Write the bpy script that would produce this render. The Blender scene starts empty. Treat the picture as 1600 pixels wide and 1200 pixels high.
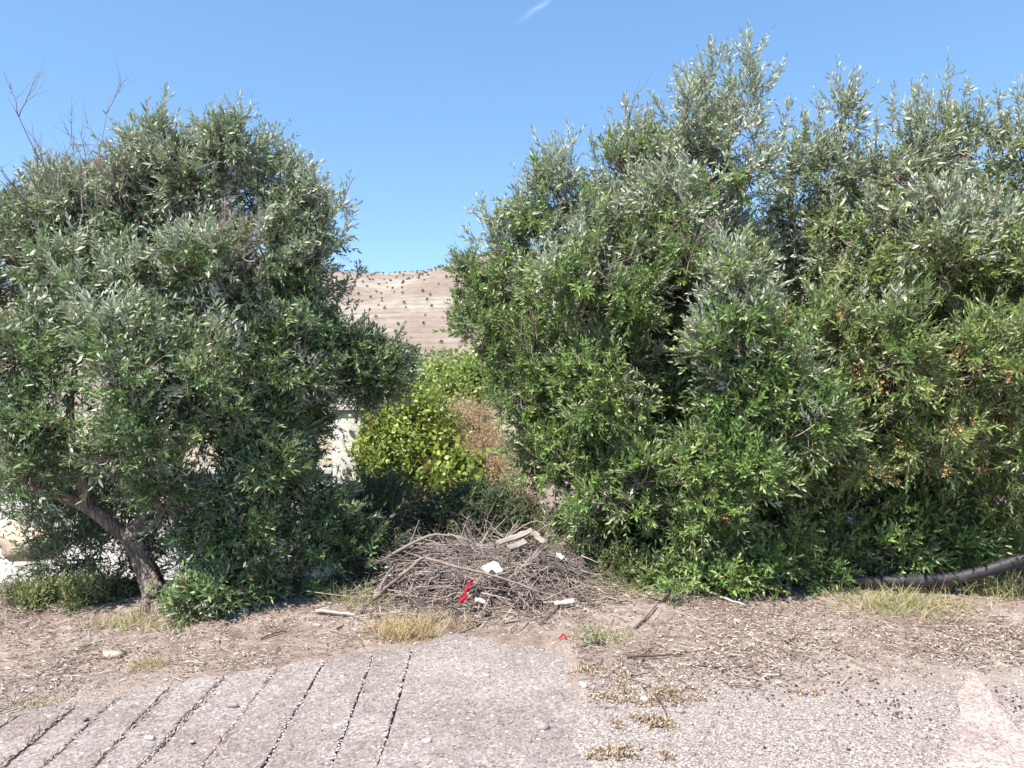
import bpy, bmesh, math
import numpy as np
from mathutils import Vector

# ------------------------------------------------------------------ camera, sky, sun, exposure
scene = bpy.context.scene
COL = scene.collection
R = math.radians
F, CX, HY, CZ = 1150.0, 800.0, 620.0, 1.6      # focal length in photo pixels, centre column, horizon row, eye height

cam_d = bpy.data.cameras.new('camera')
cam_d.sensor_width = 36.0
cam_d.lens = 36.0 * F / 1600.0
cam_d.shift_y = (HY - 600.0) / 1600.0
cam_d.clip_start = 0.05
cam_d.clip_end = 6000.0
cam = bpy.data.objects.new('camera', cam_d)
cam.location = (0, 0, CZ)
cam.rotation_euler = (R(90), 0, 0)
COL.objects.link(cam)
scene.camera = cam

SUN_EL = R(58)
SUN_AZ = R(222)                                 # clockwise from +Y: behind the camera, to the left
world = bpy.data.worlds.new('World')
scene.world = world
world.use_nodes = True
wn = world.node_tree
wn.nodes.clear()
w_out = wn.nodes.new('ShaderNodeOutputWorld')
w_bg = wn.nodes.new('ShaderNodeBackground')
w_sky = wn.nodes.new('ShaderNodeTexSky')
w_sky.sky_type = 'NISHITA'
w_sky.sun_disc = False
w_sky.sun_elevation = SUN_EL
w_sky.sun_rotation = SUN_AZ
w_sky.altitude = 100
w_sky.air_density = 0.7
w_sky.dust_density = 0.0
w_sky.ozone_density = 3.0
w_bg.inputs['Strength'].default_value = 0.12
# a thin wisp of high cloud
tc = wn.nodes.new('ShaderNodeTexCoord')
sx = wn.nodes.new('ShaderNodeSeparateXYZ')
wn.links.new(tc.outputs['Generated'], sx.inputs[0])
def wm(op, a, b=None, clamp=False):
    n = wn.nodes.new('ShaderNodeMath'); n.operation = op; n.use_clamp = clamp
    for i, v in enumerate((a, b)):
        if v is None: continue
        if isinstance(v, (int, float)): n.inputs[i].default_value = v
        else: wn.links.new(v, n.inputs[i])
    return n.outputs[0]
yy = wm('MAXIMUM', sx.outputs['Y'], 0.05)
uu = wm('DIVIDE', sx.outputs['X'], yy)
vv = wm('DIVIDE', sx.outputs['Z'], yy)
du = wm('SUBTRACT', uu, 0.036); dv = wm('SUBTRACT', vv, 0.530)
ca, sa = math.cos(R(36)), math.sin(R(36))
al = wm('ADD', wm('MULTIPLY', du, ca), wm('MULTIPLY', dv, sa))
ac = wm('SUBTRACT', wm('MULTIPLY', dv, ca), wm('MULTIPLY', du, sa))
nz = wn.nodes.new('ShaderNodeTexNoise'); nz.inputs['Scale'].default_value = 30
wn.links.new(tc.outputs['Generated'], nz.inputs['Vector'])
acn = wm('ADD', ac, wm('MULTIPLY', wm('SUBTRACT', nz.outputs[0], 0.5), 0.01))
m1 = wm('SUBTRACT', 1.0, wm('DIVIDE', wm('ABSOLUTE', acn), 0.0075), True)
m2 = wm('SUBTRACT', 1.0, wm('DIVIDE', wm('ABSOLUTE', al), 0.042), True)
msk = wm('MULTIPLY', wm('MULTIPLY', wm('MULTIPLY', m1, m1), m2), 0.15)
hs = wn.nodes.new('ShaderNodeHueSaturation')
hs.inputs['Saturation'].default_value = 1.38
hs.inputs['Value'].default_value = 1.70
ga = wn.nodes.new('ShaderNodeGamma'); ga.inputs['Gamma'].default_value = 0.60
wn.links.new(w_sky.outputs[0], ga.inputs['Color']); wn.links.new(ga.outputs[0], hs.inputs['Color'])
mx = wn.nodes.new('ShaderNodeMixRGB')
mx.inputs[2].default_value = (6.0, 6.6, 7.4, 1)
wn.links.new(msk, mx.inputs[0]); wn.links.new(hs.outputs[0], mx.inputs[1])
wn.links.new(mx.outputs[0], w_bg.inputs['Color'])
wn.links.new(w_bg.outputs[0], w_out.inputs['Surface'])

sun_d = bpy.data.lights.new('sun', 'SUN')
sun_d.energy = 4.5
sun_d.angle = R(0.53)
sun_d.color = (1.0, 0.95, 0.87)
sun = bpy.data.objects.new('sun', sun_d)
sdir = Vector((math.sin(SUN_AZ) * math.cos(SUN_EL), math.cos(SUN_AZ) * math.cos(SUN_EL), math.sin(SUN_EL)))
sun.rotation_euler = sdir.to_track_quat('Z', 'Y').to_euler()
sun.location = (-6, -6, 12)
COL.objects.link(sun)

scene.view_settings.view_transform = 'Standard'
scene.view_settings.look = 'None'
scene.view_settings.exposure = 1.3
scene.view_settings.gamma = 1.0
scene.view_settings.use_curve_mapping = False
scene.render.engine = 'CYCLES'
try:
    scene.cycles.max_bounces = 3
    scene.cycles.diffuse_bounces = 2
    scene.cycles.glossy_bounces = 1
    scene.cycles.transmission_bounces = 1
    scene.cycles.transparent_max_bounces = 8
except Exception:
    pass

# ------------------------------------------------------------------ helpers
rng = np.random.default_rng(11)

def P(px, py, d):
    return np.array([(px - CX) / F * d, d, CZ + (HY - py) / F * d])

def G(px, py, z=0.0):
    d = (CZ - z) * F / (py - HY)
    return np.array([(px - CX) / F * d, d, z])

def unit(v):
    v = np.asarray(v, float)
    return v / np.maximum(np.linalg.norm(v, axis=-1, keepdims=True), 1e-9)

def _hash(ix, iy, s):
    n = np.sin(ix * 127.1 + iy * 311.7 + s * 74.7) * 43758.5453
    return n - np.floor(n)

def vnoise(x, y, s=0):
    ix, iy = np.floor(x), np.floor(y)
    fx, fy = x - ix, y - iy
    fx = fx * fx * (3 - 2 * fx); fy = fy * fy * (3 - 2 * fy)
    a = _hash(ix, iy, s); b = _hash(ix + 1, iy, s); c = _hash(ix, iy + 1, s); d = _hash(ix + 1, iy + 1, s)
    return (a + (b - a) * fx) * (1 - fy) + (c + (d - c) * fx) * fy - 0.5

def fbm(x, y, s=0, o=4):
    t = 0; a = 1.0
    for i in range(o):
        t = t + a * vnoise(x * 2 ** i, y * 2 ** i, s + i * 3); a *= 0.5
    return t

def sstep(a, b, x):
    t = np.clip((x - a) / (b - a), 0, 1)
    return t * t * (3 - 2 * t)

def ground_z(x, y):
    x = np.asarray(x, float); y = np.asarray(y, float)
    z = 0.05 * fbm(x * 0.9, y * 0.9, 5) * sstep(4.5, 5.6, y) + (0.004 + 0.010 * sstep(3.4, 4.8, y)) * fbm(x * 5, y * 5, 9, 3)
    z = z + 0.055 * sstep(4.75, 5.8, y)
    e = np.interp(x, [-2.7, -1.12, -.62, -.38, .12, .42], [3.62, 4.30, 4.55, 4.85, 4.55, 4.15])
    z = z + 0.020 + 0.024 * np.maximum(-.35 * sstep(-.02, .12, y - e), 1.42 * sstep(.20, .40, x + .10 * vnoise(x * 0, y * 5, 3) + .05 * vnoise(x * 9, y * 13, 6)))
    z = z - 0.95 * sstep(6.0, 7.6, y) * sstep(-1.2, -2.4, x) * (1 - sstep(16, 26, y))
    z = z + 0.30 * sstep(7.5, 12, y) * sstep(-1.4, -0.4, x) * (1 - sstep(16, 26, y))
    z = z + 0.035 * fbm(x * 0.15, y * 0.15, 2) * sstep(10, 40, y) * 8
    return z

def build(name, V, faces, mat=None, parent=None, tint=None, smooth=False):
    if not isinstance(faces, (list, tuple)): faces = [faces]
    faces = [np.asarray(f, np.int32) for f in faces if len(f)]
    me = bpy.data.meshes.new(name)
    V = np.ascontiguousarray(V, np.float32)
    me.vertices.add(len(V)); me.vertices.foreach_set('co', V.ravel())
    tot = np.concatenate([np.full(len(f), f.shape[1], np.int32) for f in faces])
    idx = np.concatenate([f.ravel() for f in faces])
    st = np.concatenate([[0], np.cumsum(tot)[:-1]]).astype(np.int32)
    me.loops.add(len(idx)); me.loops.foreach_set('vertex_index', idx)
    me.polygons.add(len(tot)); me.polygons.foreach_set('loop_start', st)
    if smooth: me.polygons.foreach_set('use_smooth', np.ones(len(tot), bool))
    me.update(calc_edges=True)
    if tint is not None:
        a = me.color_attributes.new('tint', 'FLOAT_COLOR', 'POINT')
        a.data.foreach_set('color', np.ascontiguousarray(tint, np.float32).ravel())
    if mat: me.materials.append(mat)
    ob = bpy.data.objects.new(name, me)
    COL.objects.link(ob)
    if parent is not None: ob.parent = parent
    return ob

class Acc:
    """collects geometry batches for one mesh object"""
    def __init__(s): s.V = []; s.T = []; s.Q = []; s.C = []; s.n = 0
    def add(s, V, tris=None, quads=None, tint=None):
        V = np.asarray(V).reshape(-1, 3)
        if tris is not None and len(tris): s.T.append(np.asarray(tris) + s.n)
        if quads is not None and len(quads): s.Q.append(np.asarray(quads) + s.n)
        if tint is None: tint = np.tile([0.5, 0.5, 0, 1], (len(V), 1))
        s.V.append(V); s.C.append(tint); s.n += len(V)
    def build(s, name, mat, parent=None, smooth=False, origin=None):
        V = np.concatenate(s.V)
        if origin is not None: V = V - np.asarray(origin)
        f = []
        if s.T: f.append(np.concatenate(s.T))
        if s.Q: f.append(np.concatenate(s.Q))
        ob = build(name, V, f, mat, parent, np.concatenate(s.C), smooth)
        if origin is not None: ob.location = origin
        return ob

def tubes(paths, radii, sides=4, cap=True):
    """paths (m,n,3), radii (m,n) -> V, quads, ntri caps"""
    paths = np.asarray(paths, float); radii = np.asarray(radii, float)
    m, n, _ = paths.shape
    T = unit(np.gradient(paths, axis=1))
    ref = unit(rng.normal(size=(m, 1, 3)))
    mean = unit(paths[:, -1:] - paths[:, :1])
    ref = unit(ref - (ref * mean).sum(-1, keepdims=True) * mean)
    N = unit(np.cross(T, ref)); B = np.cross(T, N)
    a = np.arange(sides) / sides * 2 * math.pi
    V = paths[:, :, None] + radii[:, :, None, None] * (N[:, :, None] * np.cos(a)[:, None] + B[:, :, None] * np.sin(a)[:, None])
    base = (np.arange(m) * n * sides)[:, None, None]
    i = np.arange(n - 1)[None, :, None] * sides
    k = np.arange(sides)[None, None, :]; k2 = (k + 1) % sides
    q = np.stack([base + i + k, base + i + k2, base + i + sides + k2, base + i + sides + k], -1).reshape(-1, 4)
    tri = np.zeros((0, 3), int)
    if cap and sides in (3, 4, 5, 6, 8, 12):
        ts = []
        for e, flip in ((0, True), (n - 1, False)):
            b0 = (np.arange(m) * n * sides + e * sides)
            for j in range(1, sides - 1):
                t = np.stack([b0, b0 + j, b0 + j + 1], -1)
                ts.append(t[:, ::-1] if flip else t)
        tri = np.concatenate(ts)
    return V.reshape(-1, 3), q, tri

LY = np.array([0, .30, .30, .68, .68, 1.0])
LXs = np.array([0, -.5, .5, -.42, .42, 0])
def leaves(pos, d, nrm, L, W, droop=0.12, xs=LXs, ys=LY, fold=0.18):
    """batch of lanceolate leaves, 6 verts each"""
    n = len(pos)
    d = unit(d); s = unit(np.cross(d, nrm)); nn = np.cross(s, d)
    L = np.broadcast_to(L, n)[:, None, None]; W = np.broadcast_to(W, n)[:, None, None]
    dr = np.broadcast_to(droop, n)[:, None, None]
    y = ys[None, :, None]; x = xs[None, :, None]
    V = pos[:, None] + d[:, None] * L * y + s[:, None] * W * x + nn[:, None] * (-L * dr * y ** 2 + W * fold * np.abs(x))
    b = np.arange(n)[:, None] * 6
    tri = np.concatenate([b + [0, 2, 1], b + [3, 4, 5]]); quad = b + [1, 2, 4, 3]
    return V.reshape(-1, 3), tri, quad

def rep(c, k):
    return np.repeat(c, k, axis=0)

def shoots(acc, base, d, L, pairs, ll, lw, bend=0.25, srad=0.0022, shade=None, spread=(58, 24), kind=None, fill=1.0, up=0.5):
    """leafy shoots with opposite pairs of leaves on a thin stem"""
    n = len(base); d = unit(d)
    L = np.broadcast_to(L, n).astype(float)
    bv = unit(rng.normal(size=(n, 3)) + np.array([0, 0, up * 1.6])) * bend
    t = np.linspace(0, 1, 4)[None, :, None]
    paths = base[:, None] + L[:, None, None] * (d[:, None] * t + bv[:, None] * t ** 2)
    rr = srad * np.array([1.0, .8, .6, .35])[None] * np.ones((n, 1))
    V, q, tri = tubes(paths, rr, 3, cap=False)
    sh = rng.random(n) if shade is None else shade
    c = np.zeros((n, 4)); c[:, 0] = rng.random(n); c[:, 1] = sh; c[:, 2] = 0.5; c[:, 3] = 1
    acc.add(V, None, q, rep(c, 12))
    tl = np.linspace(0.10, 0.98, pairs)
    ti = (tl[None] + rng.normal(size=(n, pairs)) * 0.03)
    p0 = base[:, None] + L[:, None, None] * (d[:, None] * ti[..., None] + bv[:, None] * ti[..., None] ** 2)
    tan = unit(d[:, None] + 2 * bv[:, None] * ti[..., None])
    ref = unit(np.cross(tan, rng.normal(size=(n, 1, 3))))
    oth = np.cross(tan, ref)
    phase = (np.arange(pairs) * math.pi / 2)[None, :, None] + rng.normal(size=(n, pairs, 1)) * 0.35
    for sg in (-1, 1):
        side = sg * (ref * np.cos(phase) + oth * np.sin(phase))
        A = np.radians(spread[0] + (spread[1] - spread[0]) * ti + rng.normal(size=ti.shape) * 11)[..., None]
        ld = tan * np.cos(A) + side * np.sin(A) + rng.normal(size=tan.shape) * 0.10
        ld[..., 2] -= 0.06
        ld = unit(ld).reshape(-1, 3)
        nr = (tan.reshape(-1, 3) + rng.normal(size=(n * pairs, 3)) * 0.28)
        nr = unit(nr - (nr * ld).sum(-1, keepdims=True) * ld)
        sc = (0.62 + 0.38 * np.sin(np.clip(ti, 0, 1) * math.pi * 0.9 + 0.2)).reshape(-1) * rng.uniform(0.75, 1.2, n * pairs)
        keep = rng.random(n * pairs) < fill
        k = keep.sum()
        V, tr, qd = leaves(p0.reshape(-1, 3)[keep], ld[keep], nr[keep], (ll * sc)[keep], (lw * sc * rng.uniform(.8, 1.15, n * pairs))[keep], rng.uniform(-.02, .22, k))
        c = np.zeros((n * pairs, 4)); c[:, 0] = rng.random(n * pairs); c[:, 1] = np.repeat(sh, pairs); c[:, 3] = 1
        c[:, 2] = 0 if kind is None else kind
        dead = rng.random(n * pairs) < 0.006
        c[dead, 2] = 1.0
        acc.add(V, tr, qd, rep(c[keep], 6))

def empty(name, loc, label=None, cat=None, group=None, kind=None):
    o = bpy.data.objects.new(name, None)
    o.empty_display_size = 0.1
    o.location = loc
    COL.objects.link(o)
    return tag(o, label, cat, group, kind)

def tag(o, label=None, cat=None, group=None, kind=None):
    if label: o['label'] = label
    if cat: o['category'] = cat
    if group: o['group'] = group
    if kind: o['kind'] = kind
    return o

def child(o, root):
    """parent an object built in world coordinates"""
    o.parent = root
    o.location = Vector(o.location) - Vector(root.location)
    return o

# ------------------------------------------------------------------ materials
class NT:
    def __init__(s, name):
        s.m = bpy.data.materials.new(name); s.m.use_nodes = True
        s.t = s.m.node_tree; s.b = s.t.nodes['Principled BSDF']; s.out = s.t.nodes['Material Output']
    def n(s, typ, **kw):
        x = s.t.nodes.new(typ)
        for k, v in kw.items(): setattr(x, k, v)
        return x
    def l(s, a, b): s.t.links.new(a, b)
    def math(s, op, a, b=None, clamp=False):
        x = s.n('ShaderNodeMath', operation=op, use_clamp=clamp)
        for i, v in enumerate((a, b)):
            if v is None: continue
            if isinstance(v, (int, float)): x.inputs[i].default_value = v
            else: s.l(v, x.inputs[i])
        return x.outputs[0]
    def noise(s, scale, detail=4, rough=0.6, vec=None, dist=0):
        x = s.n('ShaderNodeTexNoise'); x.inputs['Scale'].default_value = scale
        x.inputs['Detail'].default_value = detail; x.inputs['Roughness'].default_value = rough
        x.inputs['Distortion'].default_value = dist
        if vec is not None: s.l(vec, x.inputs['Vector'])
        return x.outputs[0]
    def ramp(s, fac, stops):
        x = s.n('ShaderNodeValToRGB'); e = x.color_ramp.elements
        while len(e) < len(stops): e.new(0.5)
        for el, (p, c) in zip(e, stops):
            el.position = p; el.color = (*c, 1)
        if isinstance(fac, (int, float)): x.inputs[0].default_value = fac
        else: s.l(fac, x.inputs[0])
        return x.outputs[0]
    def mix(s, fac, a, b, mode='MIX'):
        x = s.n('ShaderNodeMixRGB', blend_type=mode)
        for i, v in enumerate((fac, a, b)):
            if isinstance(v, (int, float)): x.inputs[i].default_value = v
            elif isinstance(v, tuple): x.inputs[i].default_value = (*v, 1)
            else: s.l(v, x.inputs[i])
        return x.outputs[0]
    def pos(s):
        return s.n('ShaderNodeNewGeometry').outputs['Position']
    def obj(s):
        return s.n('ShaderNodeTexCoord').outputs['Object']
    def bump(s, h, strength=0.5, dist=0.01):
        x = s.n('ShaderNodeBump'); x.inputs['Strength'].default_value = strength; x.inputs['Distance'].default_value = dist
        s.l(h, x.inputs['Height']); s.l(x.outputs[0], s.b.inputs['Normal'])
    def color(s, c):
        if isinstance(c, tuple): s.b.inputs['Base Color'].default_value = (*c, 1)
        else: s.l(c, s.b.inputs['Base Color'])
    def rough(s, r, spec=0.3):
        s.b.inputs['Roughness'].default_value = r; s.b.inputs['Specular IOR Level'].default_value = spec

def leaf_mat(name, uppers, under, trans, tfac=0.22, rough=0.42, spec=0.45, stem=(0.22, 0.19, 0.13), inst=False):
    k = NT(name)
    at = k.n('ShaderNodeAttribute', attribute_name='tint')
    sp = k.n('ShaderNodeSeparateColor'); k.l(at.outputs['Color'], sp.inputs[0])
    r, g, b = sp.outputs[0], sp.outputs[1], sp.outputs[2]
    if inst:
        ai = k.n('ShaderNodeAttribute', attribute_name='shade', attribute_type='INSTANCER')
        g = k.math('ADD', k.math('MULTIPLY', g, 0.35), k.math('MULTIPLY', ai.outputs['Fac'], 0.65))
    mixv = k.math('ADD', k.math('MULTIPLY', r, 0.45), k.math('MULTIPLY', g, 0.55))
    up = k.ramp(mixv, [(0.15, uppers[0]), (0.52, uppers[1]), (0.82, uppers[2])])
    geo = k.n('ShaderNodeNewGeometry')
    un = k.mix(r, under, tuple(x * 0.72 for x in under))
    c = k.mix(geo.outputs['Backfacing'], up, un)
    isst = k.math('MULTIPLY', k.math('GREATER_THAN', b, 0.3), k.math('LESS_THAN', b, 0.7))
    c = k.mix(isst, c, stem)
    isd = k.math('GREATER_THAN', b, 0.8)
    c = k.mix(isd, c, k.ramp(r, [(0, (0.42, 0.22, 0.07)), (0.6, (0.34, 0.17, 0.06)), (1, (0.55, 0.36, 0.10))]))
    k.color(c); k.rough(rough, spec)
    tr = k.n('ShaderNodeBsdfTranslucent'); tr.inputs[0].default_value = (*trans, 1)
    ms = k.n('ShaderNodeMixShader')
    fac = k.math('MULTIPLY', k.math('SUBTRACT', 1.0, isst), tfac)
    k.l(fac, ms.inputs[0]); k.l(k.b.outputs[0], ms.inputs[1]); k.l(tr.outputs[0], ms.inputs[2])
    k.l(ms.outputs[0], k.out.inputs['Surface'])
    return k.m

M = {}
LEAF = {
    'olive': ([(0.048, 0.088, 0.034), (0.114, 0.184, 0.066), (0.262, 0.350, 0.130)], (0.42, 0.46, 0.35), (0.20, 0.29, 0.07), 0.18, 0.42, 0.45),
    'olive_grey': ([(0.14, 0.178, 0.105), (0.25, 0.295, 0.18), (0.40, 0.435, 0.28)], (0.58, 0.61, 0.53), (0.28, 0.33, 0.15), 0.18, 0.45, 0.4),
    'green': ([(0.044, 0.096, 0.030), (0.122, 0.214, 0.052), (0.30, 0.405, 0.110)], (0.36, 0.41, 0.23), (0.28, 0.39, 0.07), 0.2, 0.42, 0.45),
    'lime': ([(0.050, 0.098, 0.030), (0.140, 0.216, 0.054), (0.33, 0.40, 0.112)], (0.38, 0.41, 0.22), (0.32, 0.38, 0.07), 0.2, 0.42, 0.45),
    'tan': ([(0.28, 0.20, 0.12), (0.45, 0.34, 0.215), (0.62, 0.50, 0.34)], (0.52, 0.41, 0.27), (0.45, 0.33, 0.18), 0.2, 0.6, 0.2, (0.40, 0.30, 0.18)),
    'vine': ([(0.085, 0.142, 0.032), (0.175, 0.250, 0.048), (0.34, 0.39, 0.085)], (0.21, 0.28, 0.11), (0.32, 0.41, 0.06), 0.25, 0.4, 0.4, (0.25, 0.16, 0.08)),
    'weed': ([(0.09, 0.12, 0.045), (0.15, 0.19, 0.07), (0.25, 0.27, 0.10)], (0.23, 0.27, 0.15), (0.26, 0.32, 0.10), 0.22, 0.5, 0.3, (0.30, 0.26, 0.13)),
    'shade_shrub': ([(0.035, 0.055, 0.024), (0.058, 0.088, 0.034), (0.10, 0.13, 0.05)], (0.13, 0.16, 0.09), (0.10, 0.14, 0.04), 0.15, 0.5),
}
for kk_, vv_ in LEAF.items():
    M[kk_] = leaf_mat(kk_ + '_leaf', *vv_)
    M[kk_ + '_i'] = leaf_mat(kk_ + '_crown_leaf', *vv_, inst=True)

def simple_tint_mat(name, stops, rough=0.8, spec=0.2, tfac=0.0):
    k = NT(name)
    at = k.n('ShaderNodeAttribute', attribute_name='tint')
    sp = k.n('ShaderNodeSeparateColor'); k.l(at.outputs['Color'], sp.inputs[0])
    c = k.ramp(sp.outputs[0], stops)
    nv = k.noise(60, 3, 0.6, k.pos())
    c = k.mix(0.45, c, k.ramp(nv, [(0.3, (0.45, 0.45, 0.45)), (0.7, (1, 1, 1))]), 'MULTIPLY')
    k.color(c); k.rough(rough, spec)
    if tfac:
        tr = k.n('ShaderNodeBsdfTranslucent'); k.l(c, tr.inputs[0])
        ms = k.n('ShaderNodeMixShader'); ms.inputs[0].default_value = tfac
        k.l(k.b.outputs[0], ms.inputs[1]); k.l(tr.outputs[0], ms.inputs[2]); k.l(ms.outputs[0], k.out.inputs['Surface'])
    return k.m

M['deadwood'] = simple_tint_mat('dead_twig', [(0, (0.085, 0.062, 0.054)), (0.35, (0.20, 0.155, 0.135)), (0.7, (0.34, 0.285, 0.25)), (1, (0.50, 0.44, 0.40))], 0.85)
M['baretwig'] = simple_tint_mat('bare_twig_bark', [(0, (0.19, 0.135, 0.115)), (0.6, (0.29, 0.215, 0.185)), (1, (0.38, 0.30, 0.26))], 0.85)
M['drygrass'] = simple_tint_mat('dry_grass', [(0, (0.38, 0.27, 0.13)), (0.5, (0.50, 0.38, 0.19)), (0.85, (0.62, 0.50, 0.29)), (1, (0.45, 0.45, 0.18))], 0.7, 0.25, 0.25)
M['greengrass'] = simple_tint_mat('green_grass', [(0, (0.22, 0.26, 0.09)), (0.35, (0.36, 0.38, 0.14)), (0.7, (0.50, 0.44, 0.22)), (1, (0.60, 0.48, 0.28))], 0.6, 0.25, 0.25)
M['litter'] = simple_tint_mat('leaf_litter', [(0, (0.07, 0.048, 0.042)), (0.2, (0.19, 0.135, 0.11)), (0.45, (0.33, 0.245, 0.195)), (0.75, (0.46, 0.375, 0.315)), (1, (0.62, 0.555, 0.50))], 0.8, 0.2, 0.1)
M['gravel'] = simple_tint_mat('gravel', [(0, (0.14, 0.12, 0.12)), (0.25, (0.30, 0.26, 0.245)), (0.6, (0.44, 0.39, 0.365)), (1, (0.60, 0.56, 0.53))], 0.85, 0.25)
M['stone'] = simple_tint_mat('loose_stone', [(0, (0.20, 0.19, 0.19)), (0.5, (0.38, 0.34, 0.31)), (1, (0.55, 0.51, 0.47))], 0.8, 0.3)
M['olivefruit'] = simple_tint_mat('fallen_olive', [(0, (0.035, 0.026, 0.026)), (0.5, (0.08, 0.06, 0.056)), (1, (0.20, 0.15, 0.13))], 0.6, 0.35)
M['drymoss'] = simple_tint_mat('dry_matted_weed', [(0, (0.24, 0.165, 0.11)), (0.5, (0.40, 0.305, 0.21)), (1, (0.56, 0.47, 0.36))], 0.9, 0.1, 0.1)
M['dried'] = simple_tint_mat('dried_flower', [(0, (0.36, 0.20, 0.08)), (0.5, (0.46, 0.28, 0.12)), (1, (0.58, 0.42, 0.22))], 0.8, 0.1, 0.15)

def bark_mat(name, c0, c1, c2):
    k = NT(name)
    mp = k.n('ShaderNodeMapping'); mp.inputs['Scale'].default_value = (1, 1, 0.28); k.l(k.pos(), mp.inputs[0])
    n1 = k.noise(26, 6, 0.65, mp.outputs[0], 0.6); n2 = k.noise(5, 4, 0.6, k.pos())
    vo = k.n('ShaderNodeTexVoronoi', feature='DISTANCE_TO_EDGE'); vo.inputs['Scale'].default_value = 34; k.l(mp.outputs[0], vo.inputs['Vector'])
    c = k.ramp(n1, [(0.25, c0), (0.5, c1), (0.75, c2)])
    c = k.mix(0.5, c, k.ramp(n2, [(0.3, (0.55, 0.5, 0.5)), (0.7, (1.0, 0.97, 0.93))]), 'MULTIPLY')
    k.color(c); k.rough(0.9, 0.15)
    h = k.math('ADD', k.math('MULTIPLY', n1, 1.0), k.math('MULTIPLY', k.math('MINIMUM', vo.outputs[0], 0.15), 4.0))
    k.bump(h, 0.9, 0.02)
    return k.m
M['bark'] = bark_mat('olive_bark', (0.11, 0.085, 0.072), (0.24, 0.195, 0.165), (0.36, 0.30, 0.255))

def plank_mat():
    k = NT('weathered_wood')
    mp = k.n('ShaderNodeMapping'); mp.inputs['Scale'].default_value = (1.5, 30, 30); k.l(k.obj(), mp.inputs[0])
    n1 = k.noise(2.2, 6, 0.65, mp.outputs[0], 0.8)
    k.color(k.ramp(n1, [(0.3, (0.13, 0.11, 0.09)), (0.5, (0.25, 0.215, 0.18)), (0.7, (0.36, 0.32, 0.28))])); k.rough(0.85, 0.15)
    k.bump(n1, 0.6, 0.006); return k.m
M['plank'] = plank_mat()

def dirt_mat():
    k = NT('dry_dirt')
    p = k.pos()
    a = k.noise(1.1, 5, 0.6, p); b = k.noise(9, 5, 0.65, p); c = k.noise(70, 4, 0.7, p)
    vo = k.n('ShaderNodeTexVoronoi'); vo.inputs['Scale'].default_value = 120; k.l(p, vo.inputs['Vector'])
    col = k.ramp(k.math('ADD', k.math('MULTIPLY', a, 0.45), k.math('MULTIPLY', b, 0.55)),
                 [(0.36, (0.175, 0.130, 0.108)), (0.48, (0.262, 0.208, 0.180)), (0.60, (0.36, 0.302, 0.272))])
    col = k.mix(0.6, col, k.ramp(c, [(0.3, (0.55, 0.5, 0.48)), (0.65, (1.1, 1.06, 1.04))]), 'MULTIPLY')
    # the strip next to the concrete is bleached, stony grit
    sp = k.n('ShaderNodeSeparateXYZ'); k.l(p, sp.inputs[0])
    edge = k.math('ADD', sp.outputs[1], k.math('MULTIPLY', k.math('SUBTRACT', b, 0.5), 1.0))
    grit = k.ramp(k.math('DIVIDE', k.math('SUBTRACT', edge, 3.3), 1.2), [(0.25, (1, 1, 1)), (0.8, (0, 0, 0))])
    gcol = k.ramp(vo.outputs['Color'], [(0.1, (0.12, 0.098, 0.09)), (0.35, (0.25, 0.212, 0.195)), (0.7, (0.37, 0.325, 0.30)), (0.95, (0.60, 0.545, 0.515))])
    gcol = k.mix(0.55, gcol, k.ramp(c, [(0.3, (0.6, 0.56, 0.55)), (0.65, (1.05, 1.03, 1.02))]), 'MULTIPLY')
    col = k.mix(grit, col, gcol)
    # beyond the trees the ground turns to sparse dry field
    far = k.ramp(k.math('DIVIDE', k.math('SUBTRACT', sp.outputs[1], 10), 30), [(0, (0, 0, 0)), (1, (1, 1, 1))])
    fcol = k.ramp(k.noise(0.25, 6, 0.7, p), [(0.35, (0.22, 0.24, 0.10)), (0.5, (0.36, 0.31, 0.18)), (0.65, (0.48, 0.39, 0.28))])
    col = k.mix(far, col, fcol)
    k.color(col); k.rough(0.95, 0.1)
    k.bump(k.math('ADD', k.math('MULTIPLY', b, 0.7), k.math('MULTIPLY', c, 0.5)), 0.8, 0.03)
    return k.m
M['dirt'] = dirt_mat()

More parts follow.
